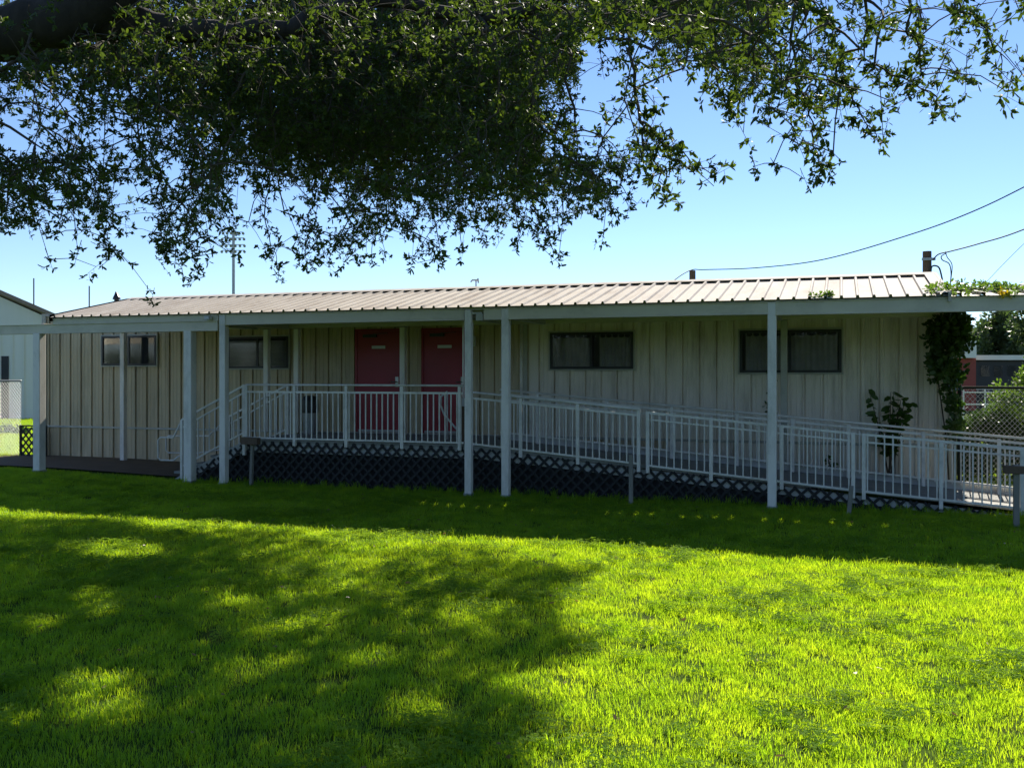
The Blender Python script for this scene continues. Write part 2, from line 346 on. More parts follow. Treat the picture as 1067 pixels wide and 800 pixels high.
# ------------------------------------------------------------------ landing, ramp and stairs
YF, YR = 15.15, 16.60; XA, XB, XE = -10.35, -6.0, 3.6; ZD = .81; SL = .0885
def rz(X): return ZD if X <= XB else max(ZD-SL*(X-XB), .03)
lan = thing('landing_deck', (XA, YF, 0), 'raised landing in front of the two red doors with dark lattice below', 'deck')
MB().box(XA, XB, YF+.02, YW-.10, ZD-.05, ZD).build('deck_boards', M['deck'], lan)
MB().box(XA, XB, YF+.035, YF+.075, ZD-.24, ZD-.051).build('rim_board', M['rim'], lan)
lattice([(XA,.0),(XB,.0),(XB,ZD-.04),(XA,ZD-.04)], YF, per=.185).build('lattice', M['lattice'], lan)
MB().box(XA+.01,XB-.01,YF+.078,YF+.084,.0,ZD-.06).build('lattice_shade_sheet', M['black'], lan)  # black sheet standing in for the deep shade under the landing
for x in np.linspace(XA+.1, XB-.1, 5):
    MB().box(x-.05,x+.05,YF+.09,YF+.19,0,ZD-.05).build('support_post', M['wood'], lan)
    MB().box(x-.05,x+.05,YW-.3,YW-.2,0,ZD-.05).build('support_post', M['wood'], lan)
rp = thing('access_ramp', (XB, YF, 0), 'long sloping access ramp descending to the right over dark lattice', 'ramp')
mb = MB().prism([(XB+.004,ZD-.06),(XE,rz(XE)-.06),(XE,rz(XE)),(XB+.004,ZD)], YF+.02, YR+.1); mb.build('ramp_surface', M['deck'], rp)
mb = MB().prism([(XB+.004,ZD-.22),(2.4,max(rz(2.4)-.2,-.1)),(2.4,rz(2.4)-.061),(XB+.004,ZD-.061)], YF+.035, YF+.075); mb.build('rim_board', M['rim'], rp)
mb = MB().prism([(XB+.1,ZD+.0),(XE,rz(XE)),(XE,rz(XE)+.12),(XB+.1,ZD+.12)], YR+.06, YR+.10); mb.build('curb_board', M['rim'], rp)
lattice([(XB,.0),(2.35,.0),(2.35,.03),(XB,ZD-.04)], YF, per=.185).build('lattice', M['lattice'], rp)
MB().prism([(XB,-.05),(2.1,-.05),(2.1,rz(2.1)-.065),(XB,ZD-.065)], YF+.078, YF+.084).build('lattice_shade_sheet', M['black'], rp)  # black sheet in place of the shade beneath the ramp
for x in (-4.6,-3.2,-1.8,-.4):
    MB().box(x-.05,x+.05,YF+.09,YF+.19,0,rz(x)-.05).build('support_post', M['wood'], rp)
    MB().box(x-.05,x+.05,YR-.1,YR,0,rz(x)-.05).build('support_post', M['wood'], rp)
st = thing('stairs', (-11.9, YF, 0), 'short flight of steps climbing right to the landing with lattice side', 'stairs')
n = 4; X0s = -12.0
MB().prism([(X0s+.3,-.0),(XA,-.0),(XA,ZD-.2)], YF+.078, YF+.084).build('lattice_shade_sheet', M['black'], st)  # black sheet imitating the shade under the steps
for i in range(n):
    xa = X0s+(XA-X0s)*i/n; z = ZD*(i+1)/(n+1)
    MB().box(xa, xa+(XA-X0s)/n+.03, YF+.05, YR, z-.045, z).build('step', M['deck'], st)
mb = MB().prism([(X0s,.0),(X0s+.25,.0),(XA,ZD-.22),(XA,ZD)], YF+.02, YF+.06); mb.build('stringer', M['rim'], st)
mb = MB().prism([(X0s,.0),(X0s+.25,.0),(XA,ZD-.22),(XA,ZD)], YR, YR+.04); mb.build('stringer', M['rim'], st)
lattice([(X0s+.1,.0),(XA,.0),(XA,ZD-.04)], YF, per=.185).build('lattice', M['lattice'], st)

def railing(name, loc, lab, X0, X1, Y, zf, posts, sp=.108, top=.87, second=None, cap=None, bot=.03, loop=None, bal=True, drop=.10):
    t = thing(name, loc, lab, 'railing', 'grey metal guard railings of the landing, ramp and stairs')
    def line(h, wd, hh, nm):
        xs_ = [X0]+[x for x in (XA, XB) if X0 < x < X1]+[X1]; mb = MB()
        for a,b in zip(xs_, xs_[1:]): mb.beam((a,Y,zf(a)+h),(b,Y,zf(b)+h),wd,hh)
        mb.build(nm, M['rail'], t)
    line(top, .035, .035, 'top_rail'); line(bot, .03, .03, 'bottom_rail')
    if second: line(second, .025, .025, 'middle_rail')
    if cap:
        xs_ = [X0]+[x for x in (XA, XB) if X0 < x < X1]+[X1]
        MB().tube([(x,Y-.02,zf(x)+cap) for x in xs_], .019, 10).build('handrail', M['rail'], t, smooth=True)
    for p in posts:
        MB().box(p-.027,p+.027,Y-.027,Y+.027,zf(p)-drop,zf(p)+(cap or top+.018)).build('post', M['rail'], t, bevel=.004)
    if bal:
        x = X0+sp*.6
        while x < X1-.03:
            if all(abs(x-p) > .05 for p in posts):
                MB().box(x-.0095,x+.0095,Y-.0095,Y+.0095,zf(x)+bot,zf(x)+top-.015).build('baluster', M['rail'], t)
            x += sp
    return t
def fx(p): return onY(p, 430, YF-.03).x
def rx(p): return onY(p, 430, YR).x
railing('railing', (XA,YF-.03,ZD), 'level grey railing along the landing before the red doors', fx(257), fx(483), YF-.03, rz, [fx(p) for p in (257,307,361,419,479)], cap=1.0)
railing('railing', (XB,YF-.03,ZD), 'upper half of the front ramp railing beginning beside the landing', fx(486), fx(667), YF-.03, rz, [fx(p) for p in (542.5,602,665.5)], sp=.112, top=.80, cap=.90)
railing('railing', (-3,YF-.03,.5), 'front ramp railing panel between the grey stake and leaning stake', fx(674.5), fx(890), YF-.03, rz, [fx(p) for p in (675,741,814.5,889)], sp=.118, top=.86, second=.75, bot=.02)
railing('railing', (.3,YF-.03,.3), 'lowest front ramp railing panel at the right end of the lattice', fx(898.5), fx(1140), YF-.03, rz, [fx(p) for p in (900,980.5,1065,1140)], sp=.118, top=.86, second=.75, bot=.02)
RP = [rx(p) for p in (560,632,700,768,826,884,962,1041,1120)]
railing('railing', (-5,YR,.5), 'rear ramp railing running close to the building wall', XB+.1, RP[-1]+.03, YR, rz, RP, sp=.125, top=.84, second=.74, cap=.92, bot=.14)
def szf(X): return ZD*(X-X0s)/(XA-X0s)+.02
for Y, lab in ((YF-.03,'sloping railing on the front side of the stairs'),(YR,'sloping stair railing nearer the wall ending in a hooked loop')):
    t = thing('stair_railing', (-11.4,Y,.3), lab, 'railing', 'grey metal guard railings of the landing, ramp and stairs')
    a, b = -11.75, XA-.03
    for h, nm, wd in ((1.0,'handrail',.038),(.85,'top_rail',.03),(.12,'bottom_rail',.03)):
        MB().beam((a,Y,szf(a)+h),(b,Y,szf(b)+h if h < .99 else szf(b)+.98),wd,wd).build(nm, M['rail'], t)
    for p in (a,b): MB().box(p-.027,p+.027,Y-.027,Y+.027,max(szf(p)-.3,0),szf(p)+1.0).build('post', M['rail'], t, bevel=.004)
    x = a+.11
    while x < b-.05:
        MB().box(x-.0095,x+.0095,Y-.0095,Y+.0095,szf(x)+.12,szf(x)+.84).build('baluster', M['rail'], t); x += .125
    lp = -13.3 if Y == YR else -12.3
    zt = szf(a)+1.0; zl = .72 if Y == YR else szf(-12.0)+.78
    MB().tube([(a,Y,zt),(-12.25 if Y==YR else a-.2,Y,zl if Y!=YR else zl+.02),(lp+.06,Y,zl),(lp,Y,zl-.05),(lp,Y,.42),(lp+.06,Y,.37),(-12.6 if Y==YR else a-.2,Y,.37),(a,Y,.50)], .017, 10).build('end_loop', M['rail'], t, smooth=True)
# curved inner handrail by the second door
t = thing('curved_handrail', (onY(470,450,16.2).x,16.2,ZD), 'bent grey handrail curving down in front of the right red door', 'handrail')
P = [onY(466,408,16.2), onY(459.5,413,16.2), onY(459,422,16.2), onY(463,432,16.2), onY(474,445,16.2), onY(484,456,16.2)]
MB().tube(P, .018, 10).build('rail_tube', M['rail'], t, smooth=True)
MB().tube([P[0],(P[0].x,16.2,ZD)], .016, 8).build('post', M['rail'], t, smooth=True)
MB().tube([P[-1],(P[-1].x,16.2,ZD-.02)], .016, 8).build('post', M['rail'], t, smooth=True)
# junction box on its post
p = onY(483, 419, 15.32)
t = thing('electrical_box', (p.x,15.32,0), 'small pale electrical box on a dark wooden post near the canopy post', 'electrical box')
MB().box(p.x-.05,p.x+.05,15.27,15.37,0,p.z-.07).build('post', M['wood'], t)
MB().box(p.x-.055,p.x+.055,15.23,15.34,p.z-.068,p.z+.07).build('box', M['plate'], t, bevel=.008)
MB().tube([(p.x,15.3,p.z+.07),(p.x,15.3,2.9)], .012, 6).build('conduit', M['rail'], t)
# bin on the landing
p = onY(323, 410, 16.9)
t = thing('rubbish_bin', (p.x,16.9,ZD), 'grey bin with a black lid standing on the landing left of the doors', 'bin')
mb = MB().tube([(p.x,16.9,ZD),(p.x,16.9,ZD+.02),(p.x,16.9,ZD+.42)], [.12,.125,.155], 20); mb.build('body', M['galv'], t, smooth=False)
mb = MB().tube([(p.x,16.9,ZD+.42),(p.x,16.9,ZD+.48),(p.x,16.9,ZD+.68),(p.x,16.9,ZD+.75),(p.x,16.9,ZD+.77)], [.165,.17,.165,.13,.05], 20); mb.build('lid', M['dark'], t)

# ------------------------------------------------------------------ awning
YE, YRG, ZE, ZR = 14.60, 16.85, 3.10, 3.60
def ribs(x0, x1, p, y0, z0, y1, z1, h=.035, wt=.028, wb=.05):
    pts = [(x0,0)]; x = x0+p*.5
    while x < x1-.04:
        pts += [(x-wb/2,0),(x-wt/2,h),(x+wt/2,h),(x+wb/2,0)]
        for q in (-.2,.2): pass
        x += p
    pts.append((x1,0)); n = len(pts); mb = MB()
    segs = 6
    for j in range(segs+1):
        f = j/segs; y = y0+(y1-y0)*f; z = z0+(z1-z0)*f
        mb.v += [(x,y,z+hh) for x,hh in pts]
    for j in range(segs):
        for i in range(n-1): a = j*n+i; mb.f.append((a,a+1,a+1+n,a+n))
    return mb
aw = thing('porch_awning', (-8,YE,0), 'long pinkish ribbed metal awning on white posts along the building front', 'awning')
AX0, AX1 = onY(52,329,YE).x, onY(989,308,YE).x
mb = ribs(AX0, AX1, .22, YE, ZE, YRG, ZR); o = mb.build('roof_sheet', M['roof'], aw)
m = o.modifiers.new('thick','SOLIDIFY'); m.thickness = .003; m.offset = -1
# purlins under the sheet
for f in (.06,.5,.94):
    y = YE+(YRG-YE)*f; z = ZE+(ZR-ZE)*f
    MB().box(AX0+.05,AX1-.05,y-.03,y+.03,z-.075,z-.012).build('purlin', M['trim'], aw)
# ridge cap on the rib tops, open between the ribs
mb = MB(); s_ = (ZR-ZE)/(YRG-YE)
mb.add([(AX0,YRG-.16,ZR-.16*s_+.040),(AX1,YRG-.16,ZR-.16*s_+.040),(AX1,YRG+.02,ZR+.055),(AX0,YRG+.02,ZR+.055),
        (AX0,YRG-.16,ZR-.16*s_+.037),(AX1,YRG-.16,ZR-.16*s_+.037),(AX1,YRG+.02,ZR+.050),(AX0,YRG+.02,ZR+.050),
        (AX1,YW+.03,ZT+.095),(AX0,YW+.03,ZT+.095),(AX1,YW+.03,ZT+.09),(AX0,YW+.03,ZT+.09)],
       [(0,1,2,3),(4,7,6,5),(0,4,5,1),(3,2,8,9),(7,11,10,6),(9,8,10,11)])
mb.build('ridge_cap', M['roof'], aw)
mb = MB(); x = AX0; random.seed(3)                      # closure blocks, with some gaps left between them
while x < AX1:
    gap = .06 if (x > -6 and random.random() < .75) else 0
    mb.box(x, min(x+.22-gap, AX1), YW-.01, YW+.02, ZT+.003, ZT+.088); x += .22
mb.build('closure_strip', M['trim'], aw)
for x in (AX0, AX1):                                    # rake trim
    sgn = 1 if x == AX1 else -1
    MB().hexa([(x-.01,YE,ZE-.09),(x+.02*sgn+.01,YE,ZE-.09),(x+.02*sgn+.01,YRG,ZR-.09),(x-.01,YRG,ZR-.09)],
              [(x-.01,YE,ZE+.045),(x+.02*sgn+.01,YE,ZE+.045),(x+.02*sgn+.01,YRG,ZR+.045),(x-.01,YRG,ZR+.045)]).build('rake_trim', M['roof'], aw)
MB().hexa([(AX1-.16,YE+.01,ZE+.037),(AX1,YE+.01,ZE+.037),(AX1,YRG-.17,ZR-.0),(AX1-.16,YRG-.17,ZR-.0)],[(AX1-.16,YE+.01,ZE+.041),(AX1,YE+.01,ZE+.041),(AX1,YRG-.17,ZR+.004),(AX1-.16,YRG-.17,ZR+.004)]).build('rake_trim', M['roof'], aw)
YP = 14.72
def ex(p): return onY(p, 400, YP).x
# front beams section by section
def cbeam(x0, x1, z0, z1, y=YP, th=.09, m='beam'):
    mb = MB().box(x0,x1,y-th/2,y+th/2,z0,z1).box(x0,x1,y-th/2-.02,y+th/2+.02,z0-.012,z0-.001).box(x0,x1,y-th/2-.02,y+th/2+.02,z1+.001,z1+.012)
    return mb.build('beam', M[m], aw)
cbeam(AX0, ex(229), 2.975, 3.065)
cbeam(ex(-260), ex(228), 2.80, 2.955, y=YP+.02, th=.12)
cbeam(ex(230), ex(484.5), 2.90, 3.065, y=YP-.002)
cbeam(ex(505), ex(523.8), 2.90, 3.062, y=YP-.002)
cbeam(ex(530.5), ex(800.5), 2.90, 3.062, y=YP-.01)
cbeam(ex(808.5), ex(1500), 2.885, 3.062, y=YP-.02)
MB().box(ex(492),ex(503),YP-.04,YP+.04,2.985,3.02).box(ex(497),ex(504),YP-.05,YP+.05,2.88,2.984).build('beam_bracket', M['trim'], aw)
MB().box(ex(218),ex(223.5),YP-.16,YP-.06,2.985,3.05).build('eave_lamp', M['plate'], aw, bevel=.01)
# rear beam and cross beams
MB().box(AX0,AX1,16.83,16.92,2.93,3.45).build('rear_beam', M['beam'], aw)
for p_ in (41,198,233,488,527,804):
    x = ex(p_); MB().box(x-.04,x+.04,YP+.08,16.82,2.91,3.0).build('cross_beam', M['trim'], aw)
def post(px, py, w_, top, y=YP, m='post', base=True):
    b = onY(px, py, y); x = b.x; g = float(gz(x,y))
    mb = MB().box(x-w_/2,x+w_/2,y-w_/2,y+w_/2,g-.05,top)
    o = mb.build('post', M[m], aw, bevel=.012)
    if base:
        sub(o, MB().box(x-w_/2-.012,x+w_/2+.012,y-w_/2-.012,y+w_/2+.012,g-.05,g+.05), 'base_plate', M['galv'])
    return o
post(41, 490, .165, 2.80, y=YP+.02); post(198, 500, .165, 2.80, y=YP+.02)
post(233.5, 502, .125, 3.07); post(488.5, 517, .115, 3.06)
post(527.3, 518, .125, 3.07); post(804.5, 531, .125, 3.07); post(1190, 531, .125, 2.9)
for px in (128.5, 278, 309.5, 420, 624, 817):
    zb = 1.55 if px==817 else (0 if px < 200 else ZD)
    x = onY(px,400,17.2).x
    if px in (817,): zb = rz(x)
    if px == 624 : continue
    MB().box(x-.055,x+.055,17.15,17.26,zb,2.93).build('post', M['post'] if px!=817 else M['trim'], aw, bevel=.01)
    MB().box(x-.05,x+.05,16.92,17.3,2.93,3.0).build('cross_beam', M['trim'], aw)
# right-hand walkway cover
wc = thing('walkway_cover', (3,YE,3.1), 'weathered ribbed walkway cover carrying vines at the right edge', 'awning')
o = ribs(AX1-.02, 9.0, .30, YE, 3.085, 19.3, 3.575, h=.05, wt=.04, wb=.07).build('roof_sheet', M['roof_old'], wc)  # rear run lengthened out of view to keep the lawn below shaded
for y,z in ((14.85,3.04),(17.0,3.27)): MB().box(AX1+.06,9,y-.03,y+.03,z-.06,z+.0).build('purlin', M['trim'], wc)
mb = MB()
for x in (5.6,): mb.box(x-.06,x+.06,16.9,17.0,0,3.2)
mb.build('post', M['post'], wc)

# ------------------------------------------------------------------ stakes and low boards
def stake(px, y0, y1, Y, wd, m, lab, lean=0, board=None, cat='stake', name='stake'):
    b = onY(px, y1, Y); g = float(gz(b.x,Y)); a = onY(px, y0, Y)
    t = thing(name, (b.x,Y,g), lab, cat)
    MB().hexa([(b.x-wd/2,Y-.03,g-.05),(b.x+wd/2,Y-.03,g-.05),(b.x+wd/2,Y+.03,g-.05),(b.x-wd/2,Y+.03,g-.05)],
              [(b.x-wd/2+lean,Y-.03,a.z),(b.x+wd/2+lean,Y-.03,a.z-.012),(b.x+wd/2+lean,Y+.03,a.z),(b.x-wd/2+lean,Y+.03,a.z)]).build('post', M[m], t, bevel=.004)
    if board:
        l = onY(board[0], board[2], Y); r = onY(board[1], board[3], Y)
        MB().hexa([(l.x,Y-.10,r.z),(r.x,Y-.10,r.z),(r.x,Y+.02,r.z),(l.x,Y+.02,r.z)],[(l.x,Y-.10,l.z),(r.x,Y-.10,l.z-.01),(r.x,Y+.02,l.z-.01),(l.x,Y+.02,l.z)]).build('board', M['wood'], t, bevel=.006)
stake(657.5, 473.5, 522, 14.6, .06, 'wood_grey', 'upright grey wooden stake standing in front of the ramp lattice')
stake(884, 506, 539, 14.4, .06, 'wood_grey', 'short grey stake leaning right before the ramp', lean=.04)
stake(261.5, 463, 503, 14.75, .05, 'wood_grey', 'low post carrying a brown board beside the stair lattice', lean=.03, board=(254,271,455,463), cat='post', name='boarded_post')
stake(1059, 484, 546, 13.9, .07, 'wood_grey', 'low post with a dark board across its top at the right edge', board=(1045,1092,484.5,494), cat='post', name='boarded_post')

# ------------------------------------------------------------------ leaves
HEX = np.array([[0,0,0],[.28,.42,.03],[.72,.40,.03],[1,0,-.02],[.72,-.40,.03],[.28,-.42,.03]])
def leaves(P, D, L, Wd, droop=None):     # positions, directions, lengths, widths -> V,F
    n = len(P); D = D/np.linalg.norm(D,axis=1,keepdims=True)
    R = rng.normal(size=(n,3)); Sd = np.cross(D,R); Sd /= np.linalg.norm(Sd,axis=1,keepdims=True)+1e-9; Nn = np.cross(D,Sd)
    V = P[:,None,:]+D[:,None,:]*(HEX[None,:,0,None]*L[:,None,None])+Sd[:,None,:]*(HEX[None,:,1,None]*Wd[:,None,None])+Nn[:,None,:]*(HEX[None,:,2,None]*L[:,None,None]*2)
    return V.reshape(-1,3), np.arange(n*6).reshape(n,6)
def cloud(name, parent, C_, n, rad, L, Wd, m, up=.2):
    """leaves scattered in clumps C_ (k,3) each with radius rad"""
    k = len(C_); idx = rng.integers(0,k,n); d = rng.normal(size=(n,3)); d /= np.linalg.norm(d,axis=1,keepdims=True)
    r = rng.random(n)**.45
    P = C_[idx]+d*r[:,None]*(np.asarray(rad)[idx] if np.ndim(rad) else rad)[...,None] if np.ndim(rad) else C_[idx]+d*r[:,None]*rad
    D = d*.7+rng.normal(size=(n,3))*.6; D[:,2] += up
    V,Fq = leaves(P, D, L*rng.uniform(.6,1.2,n), Wd*rng.uniform(.7,1.2,n)); return npmesh(name, V, Fq, m, parent)

# ------------------------------------------------------------------ the overhanging oak
TB = W(-330, 390, 9.0); TB.z = 0
oak = thing('oak_tree', (TB.x,TB.y,0), 'big oak spreading its drooping leafy branches over the lawn', 'tree')
GRID = ["999999999999999998888888654","999999999999999446788853334","767899999999995042178832101","355577899999995320035421100",
        "776557678888887652013310000","766455333666655610000000000","1241523355333321000000000000","0000100100000000000000000000"]
GRID = [r.ljust(27,'4') if i < 2 else r.ljust(27,'0') for i,r in enumerate(GRID)]
G = np.array([[int(c) for c in (r+'0000')[:27]] for r in GRID], float)
sprigs = []
SC = np.array([SUN.x*cs+SUN.y*sn, -SUN.x*sn+SUN.y*cs])/SUN.z       # shadow offset per metre of height (right, forward)
def shadow_px(p):
    xc = p.x*cs+p.y*sn-SC[0]*p.z; d = -p.x*sn+p.y*cs-SC[1]*p.z
    if d < .5: return (0, 5000, d)
    return (CX+F*xc/d, HZ+F*EYE/d, d)
BX = ([500,545,570,600,612,640,680,720,750,800,900,1400],[230,330,480,580,600,600,585,555,535,560,600,700])
GAPS = [(25,530,45,9),(195,545,60,12),(95,630,26,18),(35,653,26,10),(255,702,34,14),(95,728,60,22),(10,757,30,10),(285,660,22,8),(400,560,80,14),(480,640,24,10),(120,575,50,9),(380,690,26,9),(430,745,30,10)]
for _ in range(12):
    a_ = random.uniform(0,600); b_ = random.uniform(540,790); k_ = (b_-390)/250
    if a_ < np.interp(b_, *BX): GAPS.append((a_, b_, random.uniform(10,26)*k_, random.uniform(4,9)*k_))
def lit(p):
    g_ = (p.z-3.1-.222*(p.y-14.6))/(SUN.z+.0-.222*SUN.y)          # would shade the awning roof
    yy = p.y-SUN.y*g_; xx = p.x-SUN.x*g_
    if g_ > 0 and 14.3 < yy < 17.2 and -14 < xx < 1.6: return True
    x, y, d = shadow_px(p)
    if y > 1500 or y < 520: return False
    if x > np.interp(y, *BX)+22*math.sin(y/13)+14*math.sin(y/5.3+1)+random.gauss(0,16): return y < 840
    for a,b,c_,e in GAPS:
        if ((x-a)/c_)**2+((y-b)/e)**2 < 1: return random.random() < .93
    return False
clumpN = [(W(random.uniform(-300,1100),random.uniform(-300,300),random.uniform(6,17))) for _ in range(10)]
def holes(p):     # uneven clumping of the foliage
    return math.sin(p.x*2.1+1.3*math.sin(p.z*1.7))+math.sin(p.y*1.9+p.z*2.3+.7)+math.sin(p.z*3.1-p.x*1.2) > -1.1
def gval(px, py):
    if py < 0: return 9
    i = int(px//40); j = int(py//40)
    return G[j,i] if 0 <= i < 27 and j < 8 else 0
for j in range(8):
    for i in range(27):
        if G[j,i] == 0: continue
        cov = min(G[j,i]/9*.985, .985)
        right = i >= 16
        lay = -math.log(1-cov)
        dm = 7.4 if right else 11.5
        num = 1600*lay/(30*.00105*(1000/dm)**2*.55)*(.85 if j < 3 else .86 if i < 6 else .76)
        num = int(num)+(random.random() < num%1)
        for _ in range(num):
            for _try in range(6):
                d = random.uniform(6.0,8.8) if right else random.choice([random.uniform(7.5,11),random.uniform(10,17)])
                px = 40*i+random.uniform(-2,42); py = 40*j+random.uniform(-3,40)
                if px < 310 and py < 70 and d < 9.6 and random.random() < .2: continue
                p = W(px,py,d)
                if not lit(p) and holes(p): sprigs.append(np.array(p)); break
nvis = len(sprigs); k = 0
while k < 42000:                                                    # the crown above and beside the frame
    xs_ = random.uniform(-8.5,.9); D = random.uniform(3.5,13.2); z = random.uniform(3.4,10.5)
    xc = xs_+SC[0]*z; d = D+SC[1]*z; k += 1
    if d > 27: continue
    px = CX+F*xc/d; py = HZ-F*(z-EYE)/d
    if px > 1000: continue
    if 0 <= px < 1067 and py > -10 and (gval(px,py+12) < 5 or random.random() > (gval(px,py)/9)**3): continue
    if px < 0 and py > 215: continue
    p = W(px,py,d)
    if not lit(p) and (py < -60 or holes(p)): sprigs.append(np.array(p))
for _ in range(500):
    d = random.uniform(4.5,7.6); p = W(random.uniform(560,1300),random.uniform(-420,-5),d)
    if not lit(p): sprigs.append(np.array(p))
print('visible', nvis, 'all', len(sprigs))
# drooping tails (pixel paths at a distance)
tails = [([(652,40),(664,110),(676,165),(697,212)],7.0,24),([(680,150),(705,172),(742,196)],7.0,14),([(830,90),(845,150),(864,200)],7.4,16),
 ([(870,80),(893,120),(912,162)],7.2,12),([(880,60),(925,85),(965,98),(985,128)],7.0,12),([(940,30),(960,70),(1003,92)],6.8,10),([(1000,20),(1030,60),(1050,86)],7.0,10),
 ([(740,70),(752,110),(762,122)],7.2,9),([(160,190),(168,240),(176,278)],9.5,14),([(196,215),(202,262),(208,298)],8.0,10),([(268,200),(280,255),(293,300)],11,14),
 ([(330,200),(320,250),(324,284)],11,12),([(450,225),(456,262),(458,286)],12,8),([(545,200),(566,245),(580,277)],11,14),([(600,175),(630,205),(668,228)],10.5,14),
 ([(100,215),(112,250),(110,272)],10,12),([(30,200),(20,235),(34,250)],11,10),([(620,150),(640,180),(648,205)],10.5,9),([(400,210),(420,250),(440,268)],12,10),([(500,215),(510,240),(500,258)],12,8)]
for path, d, k in tails:
    seg = [W(x,y-12,d) for x,y in path]
    for q in range(k):
        f = q/(k-1)*(len(seg)-1); a = min(int(f),len(seg)-2); sprigs.append(np.array(seg[a].lerp(seg[a+1], f-a))+rng.normal(size=3)*.03)
SP = np.array(sprigs); ns = len(SP)
# limbs: explicit big ones first
limb_paths = [
 ([(TB.x,TB.y,-.2),(TB.x+.05,TB.y,1.2),(TB.x+.12,TB.y-.05,2.6),(TB.x+.3,TB.y-.1,3.8)], [.62,.45,.40,.40]),
 ([(TB.x+.3,TB.y-.1,3.7),tuple(W(-160,130,8.6)),tuple(W(-40,50,8.3)),tuple(W(60,22,8.2)),tuple(W(150,-30,8.3)),tuple(W(260,-120,9.5)),tuple(W(420,-170,9.8))], [.36,.28,.24,.21,.17,.12,.08]),
 ([tuple(W(40,30,8.3)),tuple(W(130,24,8.4)),tuple(W(210,34,8.5)),tuple(W(300,28,8.8)),tuple(W(400,0,9.2)),tuple(W(520,20,9.2)),tuple(W(620,-20,8.6)),tuple(W(760,-40,7.8)),tuple(W(900,-50,7.3))], [.17,.12,.10,.085,.07,.06,.05,.04,.03]),
 ([(TB.x+.3,TB.y-.1,3.7),tuple(W(-420,-60,10)),tuple(W(-380,-250,11)),tuple(W(-300,-420,12))], [.3,.25,.18,.1]),
 ([(TB.x+.25,TB.y-.1,3.4),tuple(W(-250,60,11)),tuple(W(-60,50,13)),tuple(W(120,60,14)),tuple(W(300,80,14.5)),tuple(W(460,60,14))], [.28,.24,.18,.13,.09,.05]),
]
mb = MB()
NP = []; NR = []; NPAR = []; NL = []
for path, rad in limb_paths:
    pts = [Vector(p) for p in path]; fine = []; fr = []
    for i in range(len(pts)-1):
        p0 = pts[max(i-1,0)]; p1 = pts[i]; p2 = pts[i+1]; p3 = pts[min(i+2,len(pts)-1)]
        for q in range(5):
            t = q/5; fine.append(.5*((2*p1)+(p2-p0)*t+(2*p0-5*p1+4*p2-p3)*t*t+(3*p1-p0-3*p2+p3)*t**3)+Vector(rng.normal(size=3)*.02)); fr.append(rad[i]*(1-t)+rad[i+1]*t)
    fine.append(pts[-1]); fr.append(rad[-1])
    mb.tube(fine, fr, 14)
    for p in fine[6:]: NP.append(np.array(p)); NR.append(0); NPAR.append(-1); NL.append(0.0)
mb.build('trunk', M['bark'], oak, smooth=True)
# greedy growth of the branch skeleton towards the sprigs
K0 = len(NP); base = np.array(NP)
d0 = np.array([np.min(np.linalg.norm(base-s,axis=1)) for s in SP]); order = np.argsort(d0)
keep = []
PT = np.zeros((K0+ns,3)); PT[:K0] = base; PL = np.zeros(K0+ns); PAR = -np.ones(K0+ns,int); cnt = K0
for s in order:
    dd = np.linalg.norm(PT[:cnt]-SP[s],axis=1); j = int(np.argmin(dd+.25*PL[:cnt]))
    if dd.min() > .62 and cnt > K0+400: continue
    keep.append(s); PT[cnt] = SP[s]; PAR[cnt] = j; PL[cnt] = PL[j]+dd[j]; cnt += 1
SP = SP[np.array(keep)]; ns = len(SP)
load = np.ones(cnt)
for i in range(cnt-1, K0-1, -1):
    if PAR[i] >= K0: load[PAR[i]] += load[i]
EA, EB, RA, RB = [],[],[],[]
tv = []; tf = []
def seg_tubes(A, B, ra, rb, k=4):
    n = len(A); D = B-A; D /= np.linalg.norm(D,axis=1,keepdims=True)+1e-9
    R = np.where(np.abs(D[:,2:3])<.9, np.array([[0,0,1.]]), np.array([[1.,0,0]])); U = np.cross(D,R); U /= np.linalg.norm(U,axis=1,keepdims=True); Q = np.cross(D,U)
    th = np.arange(k)*2*math.pi/k; ring = np.cos(th)[None,:,None]*U[:,None,:]+np.sin(th)[None,:,None]*Q[:,None,:]
    V = np.concatenate([A[:,None,:]+ring*ra[:,None,None], B[:,None,:]+ring*rb[:,None,None]],1)
    i = np.arange(k); f = np.stack([i,(i+1)%k,(i+1)%k+k,i+k],1); Fq = (np.arange(n)[:,None,None]*2*k+f[None]).reshape(-1,4)
    return V.reshape(-1,3), Fq
ii = np.arange(K0,cnt); A = PT[PAR[ii]]; B = PT[ii]
r = .0028*load[ii]**.42; rp_ = np.where(PAR[ii]>=K0, .0028*load[PAR[ii]]**.42, r*1.2); rp_ = np.minimum(rp_, r*1.6)
Mid = (A+B)/2+rng.normal(size=A.shape)*.03*np.linalg.norm(B-A,axis=1,keepdims=True); Mid[:,2] += .06*np.linalg.norm(B-A,axis=1)
v1,f1 = seg_tubes(A,Mid,rp_,(r+rp_)/2); v2,f2 = seg_tubes(Mid,B,(r+rp_)/2,r)
V = [v1,v2]; Fs = [f1,f2+len(v1)]; off = len(v1)+len(v2)
# leafy sprigs: each a drooping twig with side leaves
NLF = 30
S0 = np.repeat(SP,NLF,0); n = len(S0)
dirn = rng.normal(size=(ns,3))*.8; dirn[:,2] -= .55; dirn /= np.linalg.norm(dirn,axis=1,keepdims=True)
ln = rng.uniform(.14,.34,ns)
fr_ = np.tile(np.linspace(.05,1,NLF),ns)
SP0 = SP; SP = SP-dirn*ln[:,None]*.5
tipP = SP+dirn*ln[:,None]
v3,f3 = seg_tubes(SP,tipP,np.full(ns,.0034),np.full(ns,.0014),3)
